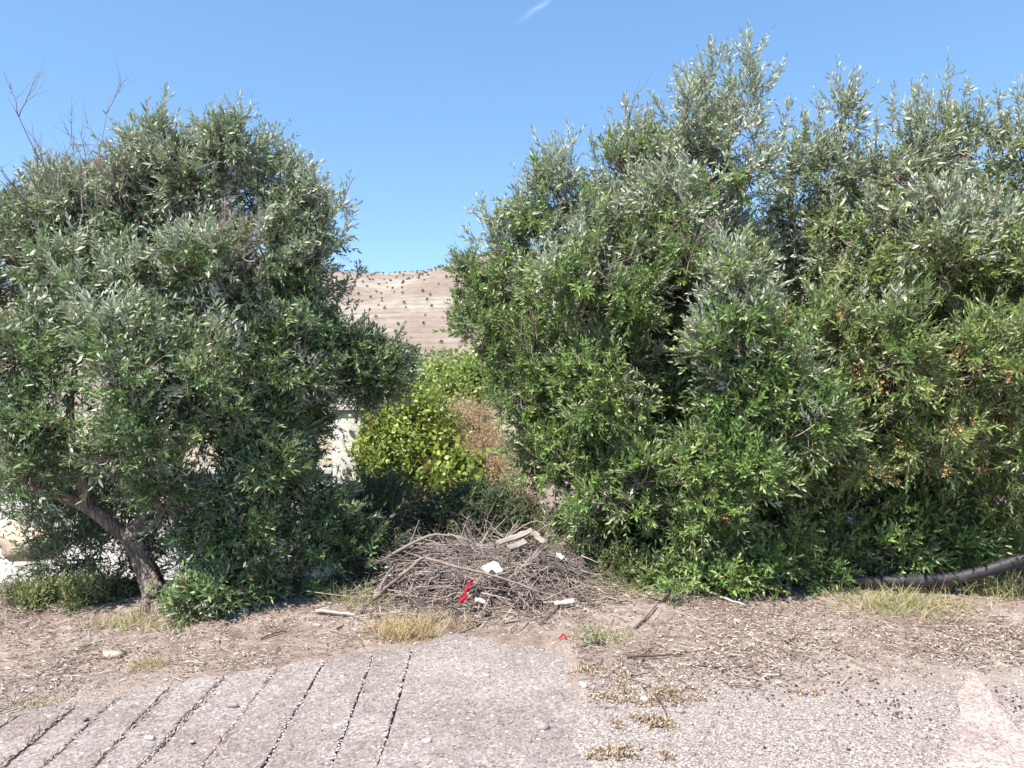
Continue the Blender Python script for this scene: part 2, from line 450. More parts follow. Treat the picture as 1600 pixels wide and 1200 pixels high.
def concrete_mat(name, tint=(1, 1, 1)):
    k = NT(name)
    p = k.pos()
    a = k.noise(1.6, 5, 0.6, p); b = k.noise(14, 5, 0.6, p); c = k.noise(150, 3, 0.7, p)
    vo = k.n('ShaderNodeTexVoronoi'); vo.inputs['Scale'].default_value = 95; k.l(p, vo.inputs['Vector'])
    v2 = k.n('ShaderNodeTexVoronoi'); v2.inputs['Scale'].default_value = 42; k.l(p, v2.inputs['Vector'])
    col = k.ramp(k.math('ADD', k.math('MULTIPLY', a, 0.65), k.math('MULTIPLY', b, 0.35)),
                 [(0.36, (0.188, 0.156, 0.144)), (0.5, (0.242, 0.208, 0.196)), (0.62, (0.296, 0.263, 0.250))])
    col = k.mix(0.95, col, k.ramp(vo.outputs['Color'], [(0.05, (0.36, 0.34, 0.34)), (0.3, (0.80, 0.78, 0.77)), (0.65, (1.05, 1.03, 1.02)), (0.92, (1.6, 1.56, 1.52))]), 'MULTIPLY')
    sepv = k.n('ShaderNodeSeparateColor'); k.l(v2.outputs['Color'], sepv.inputs[0])
    chip = k.math('MULTIPLY', k.math('GREATER_THAN', sepv.outputs[0], 0.95), k.math('LESS_THAN', v2.outputs['Distance'], 0.36))
    col = k.mix(chip, col, k.ramp(sepv.outputs[1], [(0.2, (0.22, 0.19, 0.18)), (0.5, (0.52, 0.40, 0.33)), (0.85, (0.68, 0.63, 0.60))]))
    col = k.mix(1.0, col, tint, 'MULTIPLY')
    k.color(col); k.rough(0.92, 0.15)
    k.bump(k.math('ADD', k.math('MULTIPLY', vo.outputs['Distance'], 0.5), k.math('ADD', k.math('MULTIPLY', c, 0.5), k.math('MULTIPLY', b, 0.6))), 0.7, 0.008)
    return k.m
M['concrete'] = concrete_mat('rough_concrete')
M['pale_concrete'] = concrete_mat('pale_concrete', (1.4, 1.36, 1.33))

def hill_mat():
    k = NT('terraced_hillside')
    p = k.pos()
    sp = k.n('ShaderNodeSeparateXYZ'); k.l(p, sp.inputs[0])
    a = k.noise(0.035, 5, 0.6, p); b = k.noise(0.4, 5, 0.65, p)
    mp = k.n('ShaderNodeMapping'); mp.inputs['Scale'].default_value = (0.05, 0.05, 1.2); k.l(p, mp.inputs[0])
    s = k.noise(1.0, 4, 0.6, mp.outputs[0])
    col = k.ramp(k.math('ADD', k.math('MULTIPLY', a, 0.5), k.math('ADD', k.math('MULTIPLY', b, 0.25), k.math('MULTIPLY', s, 0.25))),
                 [(0.38, (0.17, 0.122, 0.094)), (0.5, (0.222, 0.180, 0.148)), (0.60, (0.30, 0.262, 0.228))])
    # dry weeds along the lip of every terrace
    fr = k.math('FRACT', k.math('DIVIDE', k.math('ADD', sp.outputs[2], k.math('MULTIPLY', k.math('SUBTRACT', b, 0.5), 0.5)), 1.5))
    ln = k.math('MULTIPLY', k.math('LESS_THAN', k.math('ABSOLUTE', k.math('SUBTRACT', fr, 0.5)), 0.13), k.math('GREATER_THAN', k.noise(0.13, 5, 0.75, p), 0.48))
    col = k.mix(k.math('MULTIPLY', ln, 0.42), col, (0.12, 0.10, 0.08))
    k.color(col); k.rough(0.95, 0.1); k.bump(b, 0.5, 0.5)
    return k.m
M['hill'] = hill_mat()
M['gap_shade'] = NT('litter_with_gap_shade'); _h = M['gap_shade']; _h.color(_h.ramp(_h.noise(30, 5, .7, _h.pos()), [(.35, (.05, .036, .03)), (.65, (.17, .125, .105))])); _h.rough(.95, .1); M['gap_shade'] = _h.m  # litter colour darkened to stand for shade in the gaps between twigs

def plaster_mat(name, col, rough=0.85):
    k = NT(name)
    a = k.noise(2.2, 5, 0.6, k.pos()); b = k.noise(40, 4, 0.6, k.pos())
    c = k.mix(0.5, col, k.ramp(a, [(0.3, (0.72, 0.68, 0.62)), (0.6, (1, 1, 1))]), 'MULTIPLY')
    k.color(c); k.rough(rough, 0.2); k.bump(b, 0.3, 0.01); return k.m
M['white'] = plaster_mat('whitewash', (0.66, 0.63, 0.61))
M['coping'] = plaster_mat('coping_stone', (0.50, 0.47, 0.43))
M['rag'] = plaster_mat('red_cloth', (0.45, 0.02, 0.04), 0.75)
M['whitebit'] = plaster_mat('white_scrap', (0.55, 0.52, 0.48), 0.6)
M['cream'] = plaster_mat('cream_stone', (0.46, 0.36, 0.275))

def pipe_mat():
    k = NT('black_plastic')
    a = k.noise(7, 5, 0.6, k.pos()); b = k.noise(60, 3, 0.6, k.pos())
    k.color(k.ramp(a, [(0.35, (0.016, 0.016, 0.018)), (0.62, (0.05, 0.046, 0.046))])); k.rough(0.34, 0.5); k.bump(b, 0.25, 0.004); return k.m
M['pipe'] = pipe_mat()
def pipe2_mat():
    k = NT('dusty_grey_plastic')
    a = k.noise(9, 5, 0.6, k.pos())
    k.color(k.ramp(a, [(0.35, (0.022, 0.020, 0.022)), (0.65, (0.042, 0.037, 0.039))])); k.rough(0.6, 0.4); return k.m
M['pipe_dusty'] = pipe2_mat()

# ------------------------------------------------------------------ ground, hill
def grow(a, b, step, far, k=1.28):
    c = list(np.arange(a, b + 1e-6, step)); s = step
    up = [b]; s = step
    while up[-1] < far: s *= k; up.append(up[-1] + s)
    dn = [a]; s = step
    while dn[-1] > -far: s *= k; dn.append(dn[-1] - s)
    return np.array(dn[:0:-1] + c + up[1:])
gx = grow(-6, 6, 0.06, 3500); gy = grow(2.0, 9.5, 0.055, 3500)
X, Y = np.meshgrid(gx, gy)
Zg = ground_z(X, Y)
nx, ny = len(gx), len(gy)
ii = (np.arange(ny - 1)[:, None] * nx + np.arange(nx - 1)[None]).ravel()
gq = np.stack([ii, ii + 1, ii + 1 + nx, ii + nx], -1)
tag(build('ground', np.stack([X, Y, Zg], -1).reshape(-1, 3), gq, M['dirt'], smooth=True), 'dry beige earth under and around the trees', 'ground', kind='structure')

TER = 1.5
def hill_z(x, y):
    ridge = 55.5 + 8.5 * sstep(-54, -6, x) + 10 * sstep(-10, 80, x) - 10 * sstep(-80, -250, x) + .7 * fbm(x / 30, y / 60, 21)
    t = np.clip((y - 145) / (330 - 145), 0, 1.6)
    prof = np.where(t < 1, .17 + .83 * np.sin(np.clip(t, 0, 1) * math.pi / 2 * 0.9) / math.sin(math.pi / 2 * 0.9), 1 - 0.6 * (t - 1))
    prof = np.where(y < 145, .17 * np.clip((y - 52) / 93, 0, 1), prof)
    z = ridge * prof + 1.6 * fbm(x / 45, y / 45, 31) * sstep(60, 120, y) * (1 - sstep(290, 325, y))
    # shallow gully on the right-hand shoulder
    z = z - 3.4 * np.exp(-((x + 34 - (y - 250) * 0.16) / 11) ** 2) * sstep(150, 230, y) * (1 - sstep(290, 325, y))
    k = z / TER; fl = np.floor(k); fr = k - fl
    zt = (fl + sstep(0.35, 0.65, fr)) * TER
    return 0.7 * z + 0.3 * zt - 0.8
hx = np.concatenate([np.linspace(-480, -105, 50), np.linspace(-103, 20, 130), np.linspace(24, 420, 55)])
hy = np.concatenate([np.linspace(52, 144, 60), np.linspace(145, 345, 300), np.linspace(350, 560, 25)])
X, Y = np.meshgrid(hx, hy); Zh = hill_z(X, Y)
nx, ny = len(hx), len(hy)
ii = (np.arange(ny - 1)[:, None] * nx + np.arange(nx - 1)[None]).ravel()
tag(build('hill', np.stack([X, Y, Zh], -1).reshape(-1, 3), np.stack([ii, ii + 1, ii + 1 + nx, ii + nx], -1), M['hill'], smooth=True),
    'bare pinkish terraced hillside rising behind the gap', 'hill', kind='structure')

# ------------------------------------------------------------------ concrete drive with grooves
def slab(name, poly, z0, z1, mat, parent=None, bev=0.009):
    bm = bmesh.new()
    vs = [bm.verts.new((p[0], p[1], z1)) for p in poly]
    f = bm.faces.new(vs)
    if f.normal.z < 0: f.normal_flip()
    bm.normal_update()
    if f.normal.z < 0: bmesh.ops.reverse_faces(bm, faces=[f])
    top = list(f.edges)
    r = bmesh.ops.extrude_face_region(bm, geom=[f])
    # the extruded copy becomes the top, the original ring goes down
    newv = [v for v in r['geom'] if isinstance(v, bmesh.types.BMVert)]
    for v in vs: v.co.z = z0
    edges = [e for e in bm.edges if all(v in set(newv) for v in e.verts)]
    bmesh.ops.bevel(bm, geom=edges, offset=bev, segments=2, affect='EDGES', profile=0.6)
    bmesh.ops.recalc_face_normals(bm, faces=bm.faces)
    bmesh.ops.triangulate(bm, faces=[f for f in bm.faces if len(f.verts) > 4])
    me = bpy.data.meshes.new(name); bm.to_mesh(me); bm.free()
    me.materials.append(mat)
    o = bpy.data.objects.new(name, me); COL.objects.link(o)
    if parent: o.parent = parent
    return o

ZT = 0.045
grooves_px = [((-120, 1197), (-60, 1150)), ((-45, 1160), (30, 1114)), ((0, 1197), (115, 1102)), ((65, 1197), (185, 1089)), ((145, 1197), (270, 1072)), ((220, 1197), (350, 1056)),
              ((320, 1197), (432, 1044)), ((415, 1197), (505, 1030)), ((515, 1197), (582, 1020)), ((585, 1197), (645, 1012))]
lines = []
for a, b in grooves_px:
    A, B = G(*a, ZT), G(*b, ZT)
    if A[1] > 2.3:                              # carry the groove on towards the camera
        A = A + (A - B) / (B[1] - A[1]) * (A[1] - 2.3)
    lines.append((A, B))
def rough_line(A, B, n, amp, seed):
    t = np.linspace(0, 1, n)[:, None]
    p = A + (B - A) * t
    nrm = np.array([-(B - A)[1], (B - A)[0], 0]); nrm = nrm / np.linalg.norm(nrm)
    return p + nrm * (amp * (rng.random((n, 1)) - 0.5) + 0.012 * np.sin(t * 4 + seed))
mainp = [G(*q, ZT) for q in ((666, 1004), (700, 990), (722, 989), (745, 993), (768, 999), (785, 1010), (808, 1012), (830, 1009), (856, 1015), (880, 1022), (897, 1033), (906, 1046), (913, 1062), (907, 1082), (916, 1104), (934, 1122), (930, 1150), (948, 1180), (944, 1230), (962, 1300), (955, 1400))]
nb = []
for a, b in zip(mainp[:-1], mainp[1:]):
    for t in (0, .33, .66): nb.append(a + (b - a) * t + rng.normal(size=3) * 0.006 * np.array([1, 1, 0]))
L, Rr = lines[-1]
left = rough_line(L + [0.007, 0, 0], Rr + [0.007, 0, 0], 26, 0.006, len(lines) - 1)
poly = list(left) + nb + [np.array([nb[-1][0], 2.3, 0])]
drive = tag(slab('concrete_drive', poly, -0.03, ZT, M['concrete']), 'broad worn grey concrete drive at the bottom of the picture', 'drive', kind='structure')
for i in range(len(lines) - 1):
    (A0, B0), (A1, B1) = lines[i], lines[i + 1]
    gap = 0.005
    l = rough_line(A0 + [gap, 0, 0], B0 + [gap, 0, 0], 22, 0.006, i)
    r = rough_line(A1 - [gap, 0, 0], B1 - [gap, 0, 0], 22, 0.006, i + 1)
    c1 = l[-1] + (r[-1] - l[-1]) * 0.22 + [0, 0.055, 0]; c2 = l[-1] + (r[-1] - l[-1]) * 0.6 + [0, 0.07, 0]; c3 = l[-1] + (r[-1] - l[-1]) * 0.9 + [0, 0.035, 0]
    poly = list(l) + [c1, c2, c3] + list(r[::-1])
    slab('concrete_strip', poly, -0.03, ZT - 0.003 * (i % 3), M['concrete'], drive)

wedge0 = [G(*q, 0.06) for q in ((1492, 1260), (1500, 1112), (1503, 1075), (1507, 1052), (1516, 1047), (1530, 1062), (1548, 1085), (1562, 1108), (1600, 1150), (1660, 1260))]
wedge = []
for a, b in zip(wedge0, wedge0[1:] + wedge0[:1]):
    for t in (0, .25, .5, .75): wedge.append(a + (b - a) * t + rng.normal(size=3) * (.006 if t else 0) * np.linalg.norm(b - a) / .25 * np.array([1, 1, 0]))
tag(slab('concrete_footing', wedge, -0.05, 0.071, M['pale_concrete'], bev=0.004), 'pale pointed concrete footing poking out of leaf litter', 'concrete', kind='structure')

# ------------------------------------------------------------------ whitewashed wall down behind the left tree
wroot = empty('garden_wall', (-4.8, 9.4, -0.95), 'whitewashed garden wall glimpsed through the left trees', 'wall')
def box(name, lo, hi, mat, parent, bev=0.01, label=None):
    bm = bmesh.new(); bmesh.ops.create_cube(bm, size=1)
    lo, hi = np.array(lo), np.array(hi)
    for v in bm.verts: v.co = Vector(lo + (np.array(v.co) + 0.5) * (hi - lo))
    bmesh.ops.bevel(bm, geom=list(bm.edges), offset=bev, segments=2, affect='EDGES')
    me = bpy.data.meshes.new(name); bm.to_mesh(me); bm.free(); me.materials.append(mat)
    o = bpy.data.objects.new(name, me); COL.objects.link(o)
    if parent: child(o, parent)
    return o
box('wall_panel', (-9.6, 9.3, -1.1), (-2.25, 9.55, 0.62), M['white'], wroot, 0.02)
box('coping', (-9.65, 9.24, 0.622), (-2.262, 9.61, 0.70), M['coping'], wroot, 0.015)
box('pillar', (-2.248, 9.22, -1.1), (-1.88, 9.62, 1.42), M['white'], wroot, 0.02)
box('pillar_cap', (-2.30, 9.17, 1.422), (-1.83, 9.67, 1.49), M['coping'], wroot, 0.015)

# ------------------------------------------------------------------ trees
def blobs_px(lst):
    """(px, py, depth, half width px, half height px[, half depth m]) -> centres, radii in metres"""
    c, r = [], []
    for b in lst:
        px, py, d, w, h = b[:5]
        k = d / F
        c.append(P(px, py, d)); r.append([w * k, b[5] if len(b) > 5 else max(0.5 * (w + h) * k, 0.3), h * k])
    return np.array(c), np.array(r)

def subblobs(c, r, drop=.16):
    cc, rr, pk = [], [], []
    for i, (ci, ri) in enumerate(zip(c, r)):
        f = np.maximum(ri - .27, .22 * ri)
        m = max(4, int((f.mean() ** 2 * 12.6) / .105))
        u = unit(rng.normal(size=(m, 3)))
        s = np.minimum(rng.uniform(.12, .25, m), ri.min() * .75)
        k = rng.random(m) > drop
        f = f * rng.uniform(.8, 1.12, (m, 1))
        cc.append((ci + u * f)[k]); rr.append((s[:, None] * rng.uniform(.8, 1.25, (m, 3)))[k]); pk.append(np.full(k.sum(), i))
    return np.concatenate(cc), np.concatenate(rr), np.concatenate(pk)

def clumps(c, r, n, front=0.6, inner=0.60, zmin=0.04):
    m = n * 8
    wts = (r[:, 0] * r[:, 2] + r[:, 0] * r[:, 1]); wts = wts / wts.sum()
    k = rng.choice(len(c), m, p=wts)
    u = unit(rng.normal(size=(m, 3)))
    face = u @ unit(np.array([-0.15, -0.85, 0.5]))
    ok = rng.random(m) < (1 - front) + front * np.clip(face + 0.35, 0, 1)
    k, u = k[ok], u[ok]
    rad = (1 - 0.42 * rng.random(len(k)) ** 1.6)
    lump = 1 + 0.22 * vnoise(u[:, 0] * 2.3 + k * 7, u[:, 2] * 2.3 + u[:, 1] * 2.3, 3)
    p = c[k] + u * r[k] * (rad * lump)[:, None]
    nd = np.linalg.norm((p[:, None] - c[None]) / r[None], axis=-1)
    ok = (nd.min(1) > inner) & (p[:, 2] > ground_z(p[:, 0], p[:, 1]) + zmin)
    p, k, u = p[ok][:n], k[ok][:n], u[ok][:n]
    return p, k, unit(u / r[k])

def curve(a, b, n=7, sag=0.15, seed=None):
    t = np.linspace(0, 1, n)[:, None]
    mid = rng.normal(size=3) * np.linalg.norm(b - a) * sag
    return a + (b - a) * t + mid * np.sin(t * math.pi) + rng.normal(size=(n, 3)) * 0.012 * np.sin(t * math.pi)

def limb_obj(name, pts, rad, root, mat='bark', sides=12, lump=0.10, label=None):
    pts = np.asarray(pts, float)
    # resample
    seg = np.concatenate([[0], np.cumsum(np.linalg.norm(np.diff(pts, axis=0), axis=1))])
    n = max(8, int(seg[-1] / 0.045))
    s = np.linspace(0, seg[-1], n)
    q = np.stack([np.interp(s, seg, pts[:, i]) for i in range(3)], -1)
    for _ in range(6): q[1:-1] = 0.25 * q[:-2] + 0.5 * q[1:-1] + 0.25 * q[2:]
    rr = np.interp(s, seg, rad)
    V, qd, tr = tubes(q[None], rr[None], sides)
    V = V.reshape(n, sides, 3)
    ang = np.arange(sides)
    off = 1 + lump * (vnoise(ang[None] * 0.9 + 3, s[:, None] * 9, len(pts)) * 2 + vnoise(ang[None] * 2.1, s[:, None] * 25, 4))
    V = q[:, None] + (V - q[:, None]) * off[..., None]
    o = build(name, V.reshape(-1, 3), [tr, qd], M[mat], None, None, True)
    child(o, root)
    return o

def tuft_variants(K, S, pairs, ll, lw, sl, spread, srad, fan=.55):
    out = []
    for v in range(K):
        acc = Acc()
        b = np.zeros((S, 3))
        d = unit(np.stack([rng.normal(size=S) * fan, rng.normal(size=S) * fan, np.ones(S)], -1))
        shoots(acc, b, d, rng.uniform(sl[0], sl[1], S), pairs, ll, lw, spread=spread, srad=srad, bend=.22, up=.3)
        out.append((np.concatenate(acc.V), np.concatenate(acc.T), np.concatenate(acc.Q), np.concatenate(acc.C)))
    return out

def crown_tree():
    g = bpy.data.node_groups.get('scatter_tufts')
    if g: return g
    g = bpy.data.node_groups.new('scatter_tufts', 'GeometryNodeTree')
    g.interface.new_socket('Geometry', in_out='INPUT', socket_type='NodeSocketGeometry')
    g.interface.new_socket('Geometry', in_out='OUTPUT', socket_type='NodeSocketGeometry')
    gi = g.nodes.new('NodeGroupInput'); go = g.nodes.new('NodeGroupOutput')
    def attr(nm, typ):
        a = g.nodes.new('GeometryNodeInputNamedAttribute'); a.data_type = typ; a.inputs['Name'].default_value = nm
        return a.outputs['Attribute']
    vid = attr('vid', 'INT')
    cm = g.nodes.new('FunctionNodeCompare'); cm.data_type = 'INT'; cm.operation = 'LESS_THAN'
    ia = [x for x in cm.inputs if x.type == 'INT']
    g.links.new(vid, ia[0]); ia[1].default_value = 0
    sp = g.nodes.new('GeometryNodeSeparateGeometry'); sp.domain = 'POINT'
    g.links.new(gi.outputs[0], sp.inputs['Geometry']); g.links.new(cm.outputs[0], sp.inputs['Selection'])
    si = g.nodes.new('GeometryNodeSplitToInstances'); si.domain = 'POINT'
    g.links.new(sp.outputs['Inverted'], si.inputs['Geometry']); g.links.new(vid, si.inputs['Group ID'])
    ip = g.nodes.new('GeometryNodeInstanceOnPoints')
    g.links.new(sp.outputs['Selection'], ip.inputs['Points']); g.links.new(si.outputs['Instances'], ip.inputs['Instance'])
    ip.inputs['Pick Instance'].default_value = True
    g.links.new(attr('var', 'INT'), ip.inputs['Instance Index'])
    g.links.new(attr('rot', 'FLOAT_VECTOR'), ip.inputs['Rotation'])
    g.links.new(attr('scl', 'FLOAT'), ip.inputs['Scale'])
    g.links.new(ip.outputs['Instances'], go.inputs[0])
    return g

def inst_crown(name, pts, d, scl, shade, variants, mat, root, base, S, fan=.55):
    # every clump is S single shoots fanning out from one point
    n0 = len(pts)
    pts = np.repeat(pts, S, axis=0) + rng.normal(size=(n0 * S, 3)) * .03
    d = unit(np.repeat(unit(d), S, axis=0) + rng.normal(size=(n0 * S, 3)) * fan)
    scl = np.repeat(scl, S) * rng.uniform(.75, 1.15, n0 * S)
    shade = np.clip(np.repeat(shade, S) + rng.normal(size=n0 * S) * .12, 0, 1)
    n = len(pts)
    z = unit(d); x = unit(np.cross(rng.normal(size=(n, 3)), z)); y = np.cross(z, x)
    eul = np.stack([np.arctan2(y[:, 2], z[:, 2]), np.arcsin(np.clip(-x[:, 2], -1, 1)), np.arctan2(x[:, 1], x[:, 0])], -1)
    V = [pts - np.asarray(base)]; T = []; Q = []; C = [np.tile([.5, .5, 0, 1], (n, 1))]; vid = [np.full(n, -1)]
    off = n
    for i, (v, t, q, c) in enumerate(variants):
        V.append(v); T.append(t + off); Q.append(q + off); C.append(c); vid.append(np.full(len(v), i)); off += len(v)
    o = build(name, np.concatenate(V), [np.concatenate(T), np.concatenate(Q)], M[mat], None, np.concatenate(C))
    me = o.data
    def put(nm, typ, arr, key):
        full = np.zeros((off,) + arr.shape[1:], arr.dtype); full[:n] = arr
        a = me.attributes.new(nm, typ, 'POINT'); a.data.foreach_set(key, np.ascontiguousarray(full).ravel())
    put('rot', 'FLOAT_VECTOR', eul.astype(np.float32), 'vector')
    put('scl', 'FLOAT', np.broadcast_to(scl, n).astype(np.float32), 'value')
    put('shade', 'FLOAT', np.asarray(shade, np.float32), 'value')
    put('var', 'INT', rng.integers(0, len(variants), n).astype(np.int32), 'value')
    a = me.attributes.new('vid', 'INT', 'POINT'); a.data.foreach_set('value', np.concatenate(vid).astype(np.int32))
    md = o.modifiers.new('tufts', 'NODES'); md.node_group = crown_tree()
    o.parent = root
    o['kind'] = 'stuff'
    return o

def plant(name, label, cat, base, blob_list, n_clump, mat, per=(7, 6), ll=0.060, lw=0.0150, sl=(0.16, 0.34), front=0.6, inner=0.6,
          limbs=True, limb_from=None, trunk_r=0.05, group=None, fill_inner=0.25, upw=0.45, spread=(58, 24), srad=0.0022, twig_mat='bark', zmin=0.04, top_boost=1.0, kindname='crown', sub=False, grey=None, tops=0, holes=()):
    root = empty(name, base, label, cat, group)
    c, r = blobs_px(blob_list) if not isinstance(blob_list, tuple) else blob_list
    if sub:
        c2, r2, pk = subblobs(c, r)
        p, k, nrm = clumps(c2, r2, n_clump, front, .55, zmin)
        nb_ = unit((p - c[pk[k]]) / r[pk[k]] ** 2)
        nrm = unit(nrm + .6 * nb_); k = pk[k]
    else:
        p, k, nrm = clumps(c, r, n_clump, front, inner, zmin)
    if holes:
        hc, hr = blobs_px([(a, b_, d_, w_, h_, .38) for a, b_, d_, w_, h_ in holes])
        keep = (np.linalg.norm((p[:, None] - hc[None]) / hr[None], axis=-1) > rng.uniform(.8, 1.05, (len(p), 1))).all(1)
        p, k, nrm = p[keep], k[keep], nrm[keep]
    S, pairs = per
    n = len(p)
    topness = np.clip(nrm[:, 2:3], 0, 1)
    d = unit(nrm * 0.8 + np.array([0, 0, 1.0]) * (upw + top_boost * topness) + rng.normal(size=p.shape) * 0.35)
    # neighbouring clumps share a shade of green, with lighter young growth outside
    shade = np.clip(.5 + .9 * vnoise(p[:, 0] * 2.6 + 7, p[:, 2] * 2.6 + p[:, 1] * 1.7, 13) + rng.normal(size=n) * .22, 0, 1)
    scl = rng.uniform(.85, 1.12, n) * (1 + .12 * topness[:, 0])
    isg = np.zeros(n, bool)
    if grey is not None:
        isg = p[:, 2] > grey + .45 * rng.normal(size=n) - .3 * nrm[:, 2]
    if fill_inner:
        ni = int(n * fill_inner)
        kk = rng.choice(len(c), ni, p=(r.prod(1) / r.prod(1).sum()))
        pi = c[kk] + unit(rng.normal(size=(ni, 3))) * (rng.random((ni, 1)) ** 0.45) * 0.75 * r[kk]
        pi = pi[pi[:, 2] > ground_z(pi[:, 0], pi[:, 1]) + zmin + .05]
        pa = np.concatenate([p[~isg], pi]); da = np.concatenate([d[~isg], unit(rng.normal(size=pi.shape) + [0, 0, .4])])
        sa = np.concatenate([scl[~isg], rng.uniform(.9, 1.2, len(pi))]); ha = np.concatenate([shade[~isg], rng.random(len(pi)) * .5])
    else:
        pa, da, sa, ha = p[~isg], d[~isg], scl[~isg], shade[~isg]
    if len(pa):
        inst_crown(kindname, pa, da, sa, ha, tuft_variants(18, 1, pairs, ll, lw, sl, spread, srad, 0.), mat + '_i', root, base, S)
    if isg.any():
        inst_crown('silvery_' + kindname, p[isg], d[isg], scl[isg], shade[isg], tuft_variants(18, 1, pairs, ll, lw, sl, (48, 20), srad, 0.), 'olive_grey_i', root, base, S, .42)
    # twigs joining the clumps to the limbs
    src = c[k] + (p - c[k]) * 0.12
    t = np.linspace(0, 1, 5)[None, :, None]
    midv = rng.normal(size=(len(p), 1, 3)) * 0.06
    pth = src[:, None] + (p - src)[:, None] * t + midv * np.sin(t * math.pi) + np.array([0, 0, -0.05]) * np.sin(t * math.pi)
    sc = trunk_r / 0.05
    V, q, tr = tubes(pth, np.array([.009, .0075, .006, .0045, .003])[None] * sc ** 0.5 * rng.uniform(.7, 1.2, (len(p), 1)), 3, cap=False)
    cc = np.zeros((len(p), 4)); cc[:, 0] = rng.random(len(p)); cc[:, 3] = 1
    tw = Acc(); tw.add(V, None, q, rep(cc, 15))
    two = tw.build('twigs', M['baretwig'], origin=base); two.parent = root; two.location = (0, 0, 0); two['kind'] = 'stuff'
    if limbs:
        src = np.array(base if limb_from is None else limb_from, float).reshape(-1, 3)
        for ci, ri in zip(c, r):
            if ci[2] < 0.5: continue
            j = np.argmin(np.linalg.norm(src - ci, axis=1) + 0.8 * np.maximum(0, src[:, 2] - ci[2]))
            limb_obj('limb', curve(src[j], ci, 7, 0.10), np.linspace(trunk_r * 0.62, 0.012, 7), root, sides=8)
    # upright young shoots feathering the top of the crown
    if tops:
        cd = np.where((nrm[:, 2] > .45) & (p[:, 2] > np.quantile(p[:, 2], .60)) & (p[:, 1] < 7.0))[0]
        for i in rng.choice(cd, min(tops, len(cd)), replace=False):
            spray(root, (p[i], p[i] + unit(nrm[i] * .3 + [0, 0, 1] + rng.normal(size=3) * .15) * rng.uniform(.24, .46)), 'olive_grey', n=3, wid=.04)
    return root, p, k, nrm

def spray(root, pts, mat, ll=0.062, lw=0.0145, n=5, wid=0.07, label=None, pairs=9):
    """an upright leafy shoot that stands clear of the crown: base point, tip point"""
    a, b = np.asarray(pts[0], float), np.asarray(pts[1], float)
    ax = b - a; Ltot = np.linalg.norm(ax)
    acc = Acc()
    ts = np.concatenate([[0.0], np.sort(rng.uniform(0.05, 0.75, n - 1))])
    bs = a + ax * ts[:, None]
    tip = b + rng.normal(size=(n, 3)) * wid * (ts > 0)[:, None]
    side = unit(np.cross(ax, rng.normal(size=(n, 3))))
    dd = (tip - bs) + side * Ltot * rng.uniform(.15, .45, (n, 1)) * (ts > 0)[:, None]
    Ls = np.where(ts > 0, Ltot * (1 - ts) * rng.uniform(.55, .9, n), Ltot)
    for i in range(n):
        pr = int(np.clip(Ls[i] / 0.030, 4, 20))
        shoots(acc, bs[i:i + 1], dd[i:i + 1], Ls[i:i + 1], pr, ll, lw, bend=0.06, srad=0.003, shade=np.array([0.4 + 0.6 * rng.random()]), spread=(50, 20))
    o = acc.build('leafy_shoot', M[mat], origin=a)
    child(o, root)
    return o

def bare(base, d, L, lv=3, r=0.008):
    """bare branching twig as one tube set -> list of (path, radii)"""
    out = []
    d = unit(d)
    n = 8
    t = np.linspace(0, 1, n)[:, None]
    bend = rng.normal(size=3) * 0.22 + np.array([0, 0, 0.08])
    path = base + L * (d * t + bend * t ** 2) + np.cumsum(rng.normal(size=(n, 3)) * L * 0.012, axis=0)
    out.append((path, np.linspace(r, r * 0.35, n)))
    if lv > 0:
        for j in range(rng.integers(3, 6)):
            i = rng.integers(2, n - 1)
            dd = unit(path[i] - path[i - 1]) + unit(rng.normal(size=3)) * 0.62
            out += bare(path[i], dd, L * rng.uniform(0.35, 0.62), lv - 1, r * 0.55)
    return out

def bare_obj(name, base, tip, root, lv=2, r=0.009, mat='baretwig'):
    base, tip = np.asarray(base, float), np.asarray(tip, float)
    s = bare(base, tip - base, np.linalg.norm(tip - base), lv, r)
    acc = Acc()
    V, q, tr = tubes(np.array([a for a, _ in s]), np.array([b for _, b in s]), 4)
    c = np.zeros((len(s), 4)); c[:, 0] = rng.random(len(s)); c[:, 3] = 1
    acc.add(V, tr, q, rep(c, 32))
    o = acc.build(name, M[mat], origin=base)
    if root is not None: child(o, root)
    return o

# ---- left olive tree with the crooked trunk
b1 = G(248, 962); b1[2] = float(ground_z(b1[0], b1[1]))
T1 = [b1 + [0.03, 0.02, -0.08], P(244, 940, 5.40), P(234, 905, 5.42), P(228, 880, 5.44), P(214, 858, 5.45), P(200, 838, 5.46)]
fork = T1[-1]
blobs_L1 = [(50, 360, 5.9, 115, 80), (190, 345, 6.0, 130, 90), (345, 285, 5.9, 95, 95), (370, 240, 5.9, 45, 65), (455, 345, 6.1, 85, 70), (300, 285, 5.9, 85, 70), (435, 290, 6.0, 72, 60), (500, 350, 6.1, 48, 48), (215, 300, 6.0, 80, 55), (470, 410, 6.0, 70, 52), (415, 405, 5.8, 80, 60), (250, 255, 6.0, 70, 50), (130, 460, 5.5, 150, 105), (330, 440, 5.6, 130, 110),
            (40, 560, 5.3, 110, 95), (185, 575, 4.95, 95, 115, .45), (-90, 420, 5.6, 120, 130), (-80, 620, 5.4, 120, 110), (70, 655, 5.15, 85, 55, .4), (235, 670, 5.05, 75, 70, .4), (300, 590, 5.2, 100, 90), (275, 770, 5.3, 45, 55, .25), (40, 700, 5.15, 60, 50, .3), (180, 715, 5.05, 45, 36, .2), (45, 745, 5.1, 50, 42, .22),
            (200, 430, 6.9, 220, 150), (20, 700, 5.6, 60, 110, .3)]
src1 = [fork, P(130, 785, 5.35), P(110, 690, 5.3), P(310, 640, 5.6), P(322, 480, 5.7), P(60, 650, 5.3)]
